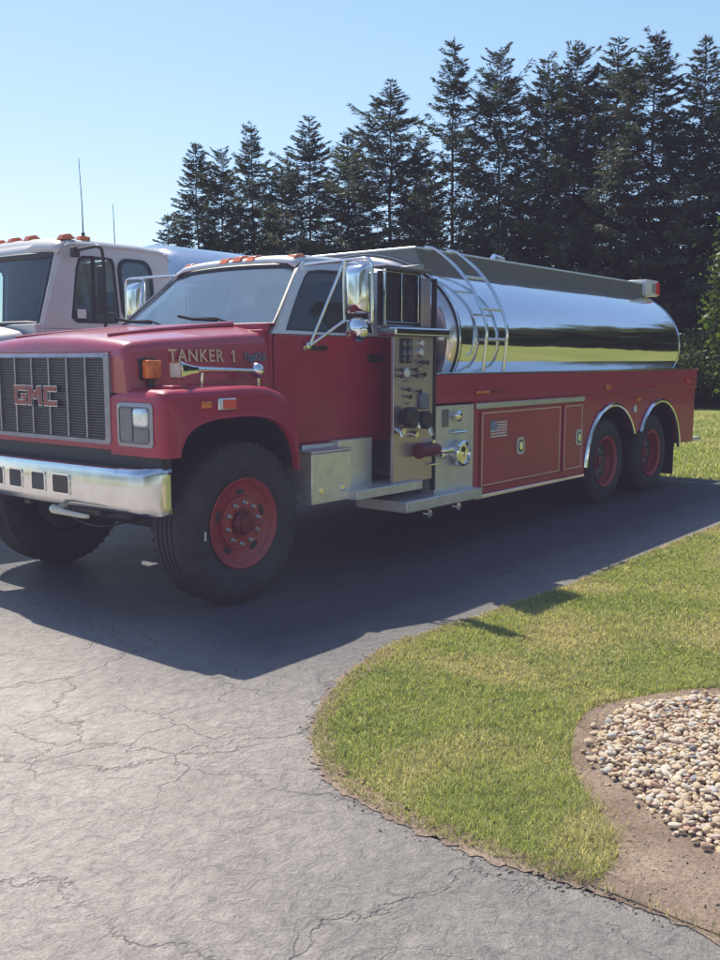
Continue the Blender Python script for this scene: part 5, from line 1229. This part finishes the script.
ROW = [  # y, height, crown variant, width, label
 (47.6, 10.6, 6, 1.0, 'low spruce with a bare bough reaching out at the open end of the row'),
 (45.3, 14.6, 0, .92, 'second spruce from the open end of the row, above the white truck'),
 (43.0, 13.9, 1, .84, 'narrow third spruce from the open end of the row'),
 (40.4, 15.0, 2, .92, 'fourth spruce from the open end, slim with a sharp tip'),
 (37.9, 12.4, 3, .85, 'short spruce sunk between two taller ones above the red cab roof'),
 (36.0, 14.6, 7, 1.0, 'dense spruce with a blunt dark top, above the red cab roof lamps'),
 (33.3, 13.5, 0, .92, 'spruce close against the broad ragged one, a little lower than it'),
 (30.4, 15.5, 5, 1.22, 'broad spruce with a wide ragged top before the gap in the row'),
 (28.0, 12.6, 6, .8, 'thin gappy spruce filling the dip in the row above the pump panel'),
 (25.9, 16.5, 6, 1.0, 'tallest lone spire, open spruce with sky showing between its boughs'),
 (23.6, 16.0, 1, .92, 'first spruce past the tall open spire, over the front of the tank'),
 (21.3, 15.2, 7, .95, 'second spruce past the tall open spire'),
 (19.75, 15.5, 4, .84, 'slender third spruce past the tall open spire, over the middle of the tank'),
 (18.0, 15.3, 7, 1.0, 'fourth spruce past the tall open spire, over the middle of the tank'),
 (15.95, 15.6, 0, 1.05, 'tall dense spruce over the rear half of the tank, fifth past the open spire'),
 (14.2, 15.2, 5, .92, 'dark spruce over the rear lamp box of the tank, next to last in the row'),
 (12.4, 15.1, 2, 1.0, 'last spruce of the row, cut by the edge of the photo')]
for i, (yy, ht, cv, wd, lab) in enumerate(ROW):
    t = thing('spruce_tree', lab, 'tree', (39.5 + random.uniform(-.5, .5), yy, -.04), 'spruces in the windbreak row')
    s = ht / 15.2 * (1.045 if yy > 24.5 else (1.025 if yy > 17 else .985))
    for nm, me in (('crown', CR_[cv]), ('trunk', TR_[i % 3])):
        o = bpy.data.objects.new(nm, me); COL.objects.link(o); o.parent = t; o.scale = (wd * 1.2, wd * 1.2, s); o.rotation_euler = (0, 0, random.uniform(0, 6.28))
t0_ = [o for o in bpy.data.objects if o.get('label') == ROW[0][4]][0]
r = np.random.default_rng(5); n = 900; f_ = np.sqrt(r.uniform(0, 1, n)); p = np.stack([r.normal(0, .12, n), f_ * 2.5, 8.2 + .9 * f_ - .25 * np.sin(f_ * 3) - r.exponential(.10, n)], 1)
d = np.stack([r.normal(0, .5, n), r.uniform(.1, .8, n), r.uniform(-.9, .1, n)], 1); d /= np.linalg.norm(d, axis=1)[:, None]; w_ = np.cross(d, r.normal(0, 1, (n, 3))); w_ /= np.linalg.norm(w_, axis=1)[:, None]; l_ = r.uniform(.15, .36, (n, 1))
V = np.stack([p - w_ * .03, p + w_ * .03, p + d * l_], 1).reshape(-1, 3)
o = bpy.data.objects.new('bough', mesh_np('bough', V, np.arange(3 * n).reshape(-1, 3), np.tile([.06, .07, .055], (3 * n, 1)), M['needles'])); COL.objects.link(o); o.parent = t0_
# ---- broad-leaved trees
def leafy(name, n, cen, rad, col, seed, leaf=.10, nclump=40):
    r = np.random.default_rng(seed); cen = np.array(cen); cl = r.normal(0, 1, (nclump, 3)); cl /= np.linalg.norm(cl, axis=1)[:, None]; cl *= r.uniform(.35, 1.0, (nclump, 1)) * np.array(rad)
    cb = r.uniform(.55, 1.35, nclump)
    k = r.integers(0, nclump, n); p = cen + cl[k] + r.normal(0, 1, (n, 3)) * np.array(rad) * .17
    d = r.normal(0, 1, (n, 3)); d[:, 2] -= .5; d /= np.linalg.norm(d, axis=1)[:, None]; w_ = np.cross(d, r.normal(0, 1, (n, 3))); w_ /= np.linalg.norm(w_, axis=1)[:, None]
    ln = leaf * r.uniform(.6, 1.4, (n, 1)); V = np.stack([p, p + d * ln * .5 + w_ * ln * .32, p + d * ln, p + d * ln * .5 - w_ * ln * .32], 1).reshape(-1, 3)
    C = np.repeat(np.array(col) * (cb[k] * r.uniform(.7, 1.3, n))[:, None], 4, 0)
    return mesh_np(name, V, np.arange(4 * n).reshape(-1, 4), C, M['leaves'])
t = thing('leafy_tree', 'young broad-leaved tree with bright yellow-green leaves at the edge of the photo', 'tree', (31.3, 9.1, -.04))
o = bpy.data.objects.new('crown', leafy('leafy_crown', 15000, (0, 0, 4.0), (1.35, 1.35, 3.2), (.085, .125, .03), 5, .17, 60)); COL.objects.link(o); o.parent = t
o = bpy.data.objects.new('trunk', trunk_mesh(6.5, .12, 9)); COL.objects.link(o); o.parent = t
t = thing('shrub', 'dark leafy shrub growing low in front of the last spruces', 'shrub', (34.5, 12.2, -.04))
o = bpy.data.objects.new('foliage', leafy('shrub_leaves', 14000, (0, 0, 1.3), (1.6, 2.2, 1.5), (.055, .075, .035), 6, .15, 50)); COL.objects.link(o); o.parent = t
# far wood and field across the lawn (mirrored in the tank)
wv = []
V = []; F = []; C = []; r = np.random.default_rng(77)
n = 26000
s_ = r.uniform(0, 1, n)
xs = np.where(s_ < .7, -60 + 240 * s_ / .7, -75 + r.normal(0, 4, n)); ys = np.where(s_ < .7, -30 + r.normal(0, 2.5, n) - .04 * xs, -70 + 200 * (s_ - .7) / .3)
hmax = 11 + 5 * vnoise(xs + 300, ys + 300, 7, 21) + 2 * vnoise(xs + 300, ys + 300, 2.5, 22); zz = hmax * np.sqrt(r.uniform(0, 1, n))
d = r.normal(0, 1, (n, 3)); d /= np.linalg.norm(d, axis=1)[:, None]; e = np.cross(d, r.normal(0, 1, (n, 3))); e /= np.linalg.norm(e, axis=1)[:, None]; L_ = r.uniform(.7, 1.6, (n, 1))
n2 = 16000; xs2 = 40 + r.normal(0, 1.2, n2); ys2 = r.uniform(-34, 10.3, n2); h2_ = 9.5 + 3.5 * np.abs(np.sin(ys2 * 1.35)) * vnoise(ys2 + 300, xs2 * 0 + 5, 3, 31); z2 = h2_ * r.uniform(0, 1, n2) ** .8
xs = np.concatenate([xs, xs2]); ys = np.concatenate([ys, ys2]); zz = np.concatenate([zz, z2]); n = n + n2
d = r.normal(0, 1, (n, 3)); d /= np.linalg.norm(d, axis=1)[:, None]; e = np.cross(d, r.normal(0, 1, (n, 3))); e /= np.linalg.norm(e, axis=1)[:, None]; L_ = r.uniform(.6, 1.3, (n, 1))
p = np.stack([xs, ys, zz], 1); V = np.stack([p, p + d * L_ * .5 + e * L_ * .5, p + d * L_, p + d * L_ * .5 - e * L_ * .5], 1).reshape(-1, 3)
C = np.repeat(np.array([.13, .15, .08]) * (r.uniform(.5, 1.4, n) * (.6 + .6 * vnoise(xs + 300, ys + 300, 5, 25)))[:, None], 4, 0)
o = bpy.data.objects.new('woods', mesh_np('woods', V, np.arange(4 * n).reshape(-1, 4), C, M['leaves'])); COL.objects.link(o); struct(o, 'stuff')
scene.cycles.max_bounces = 8; scene.cycles.transparent_max_bounces = 12
scene.cycles.use_denoising = True
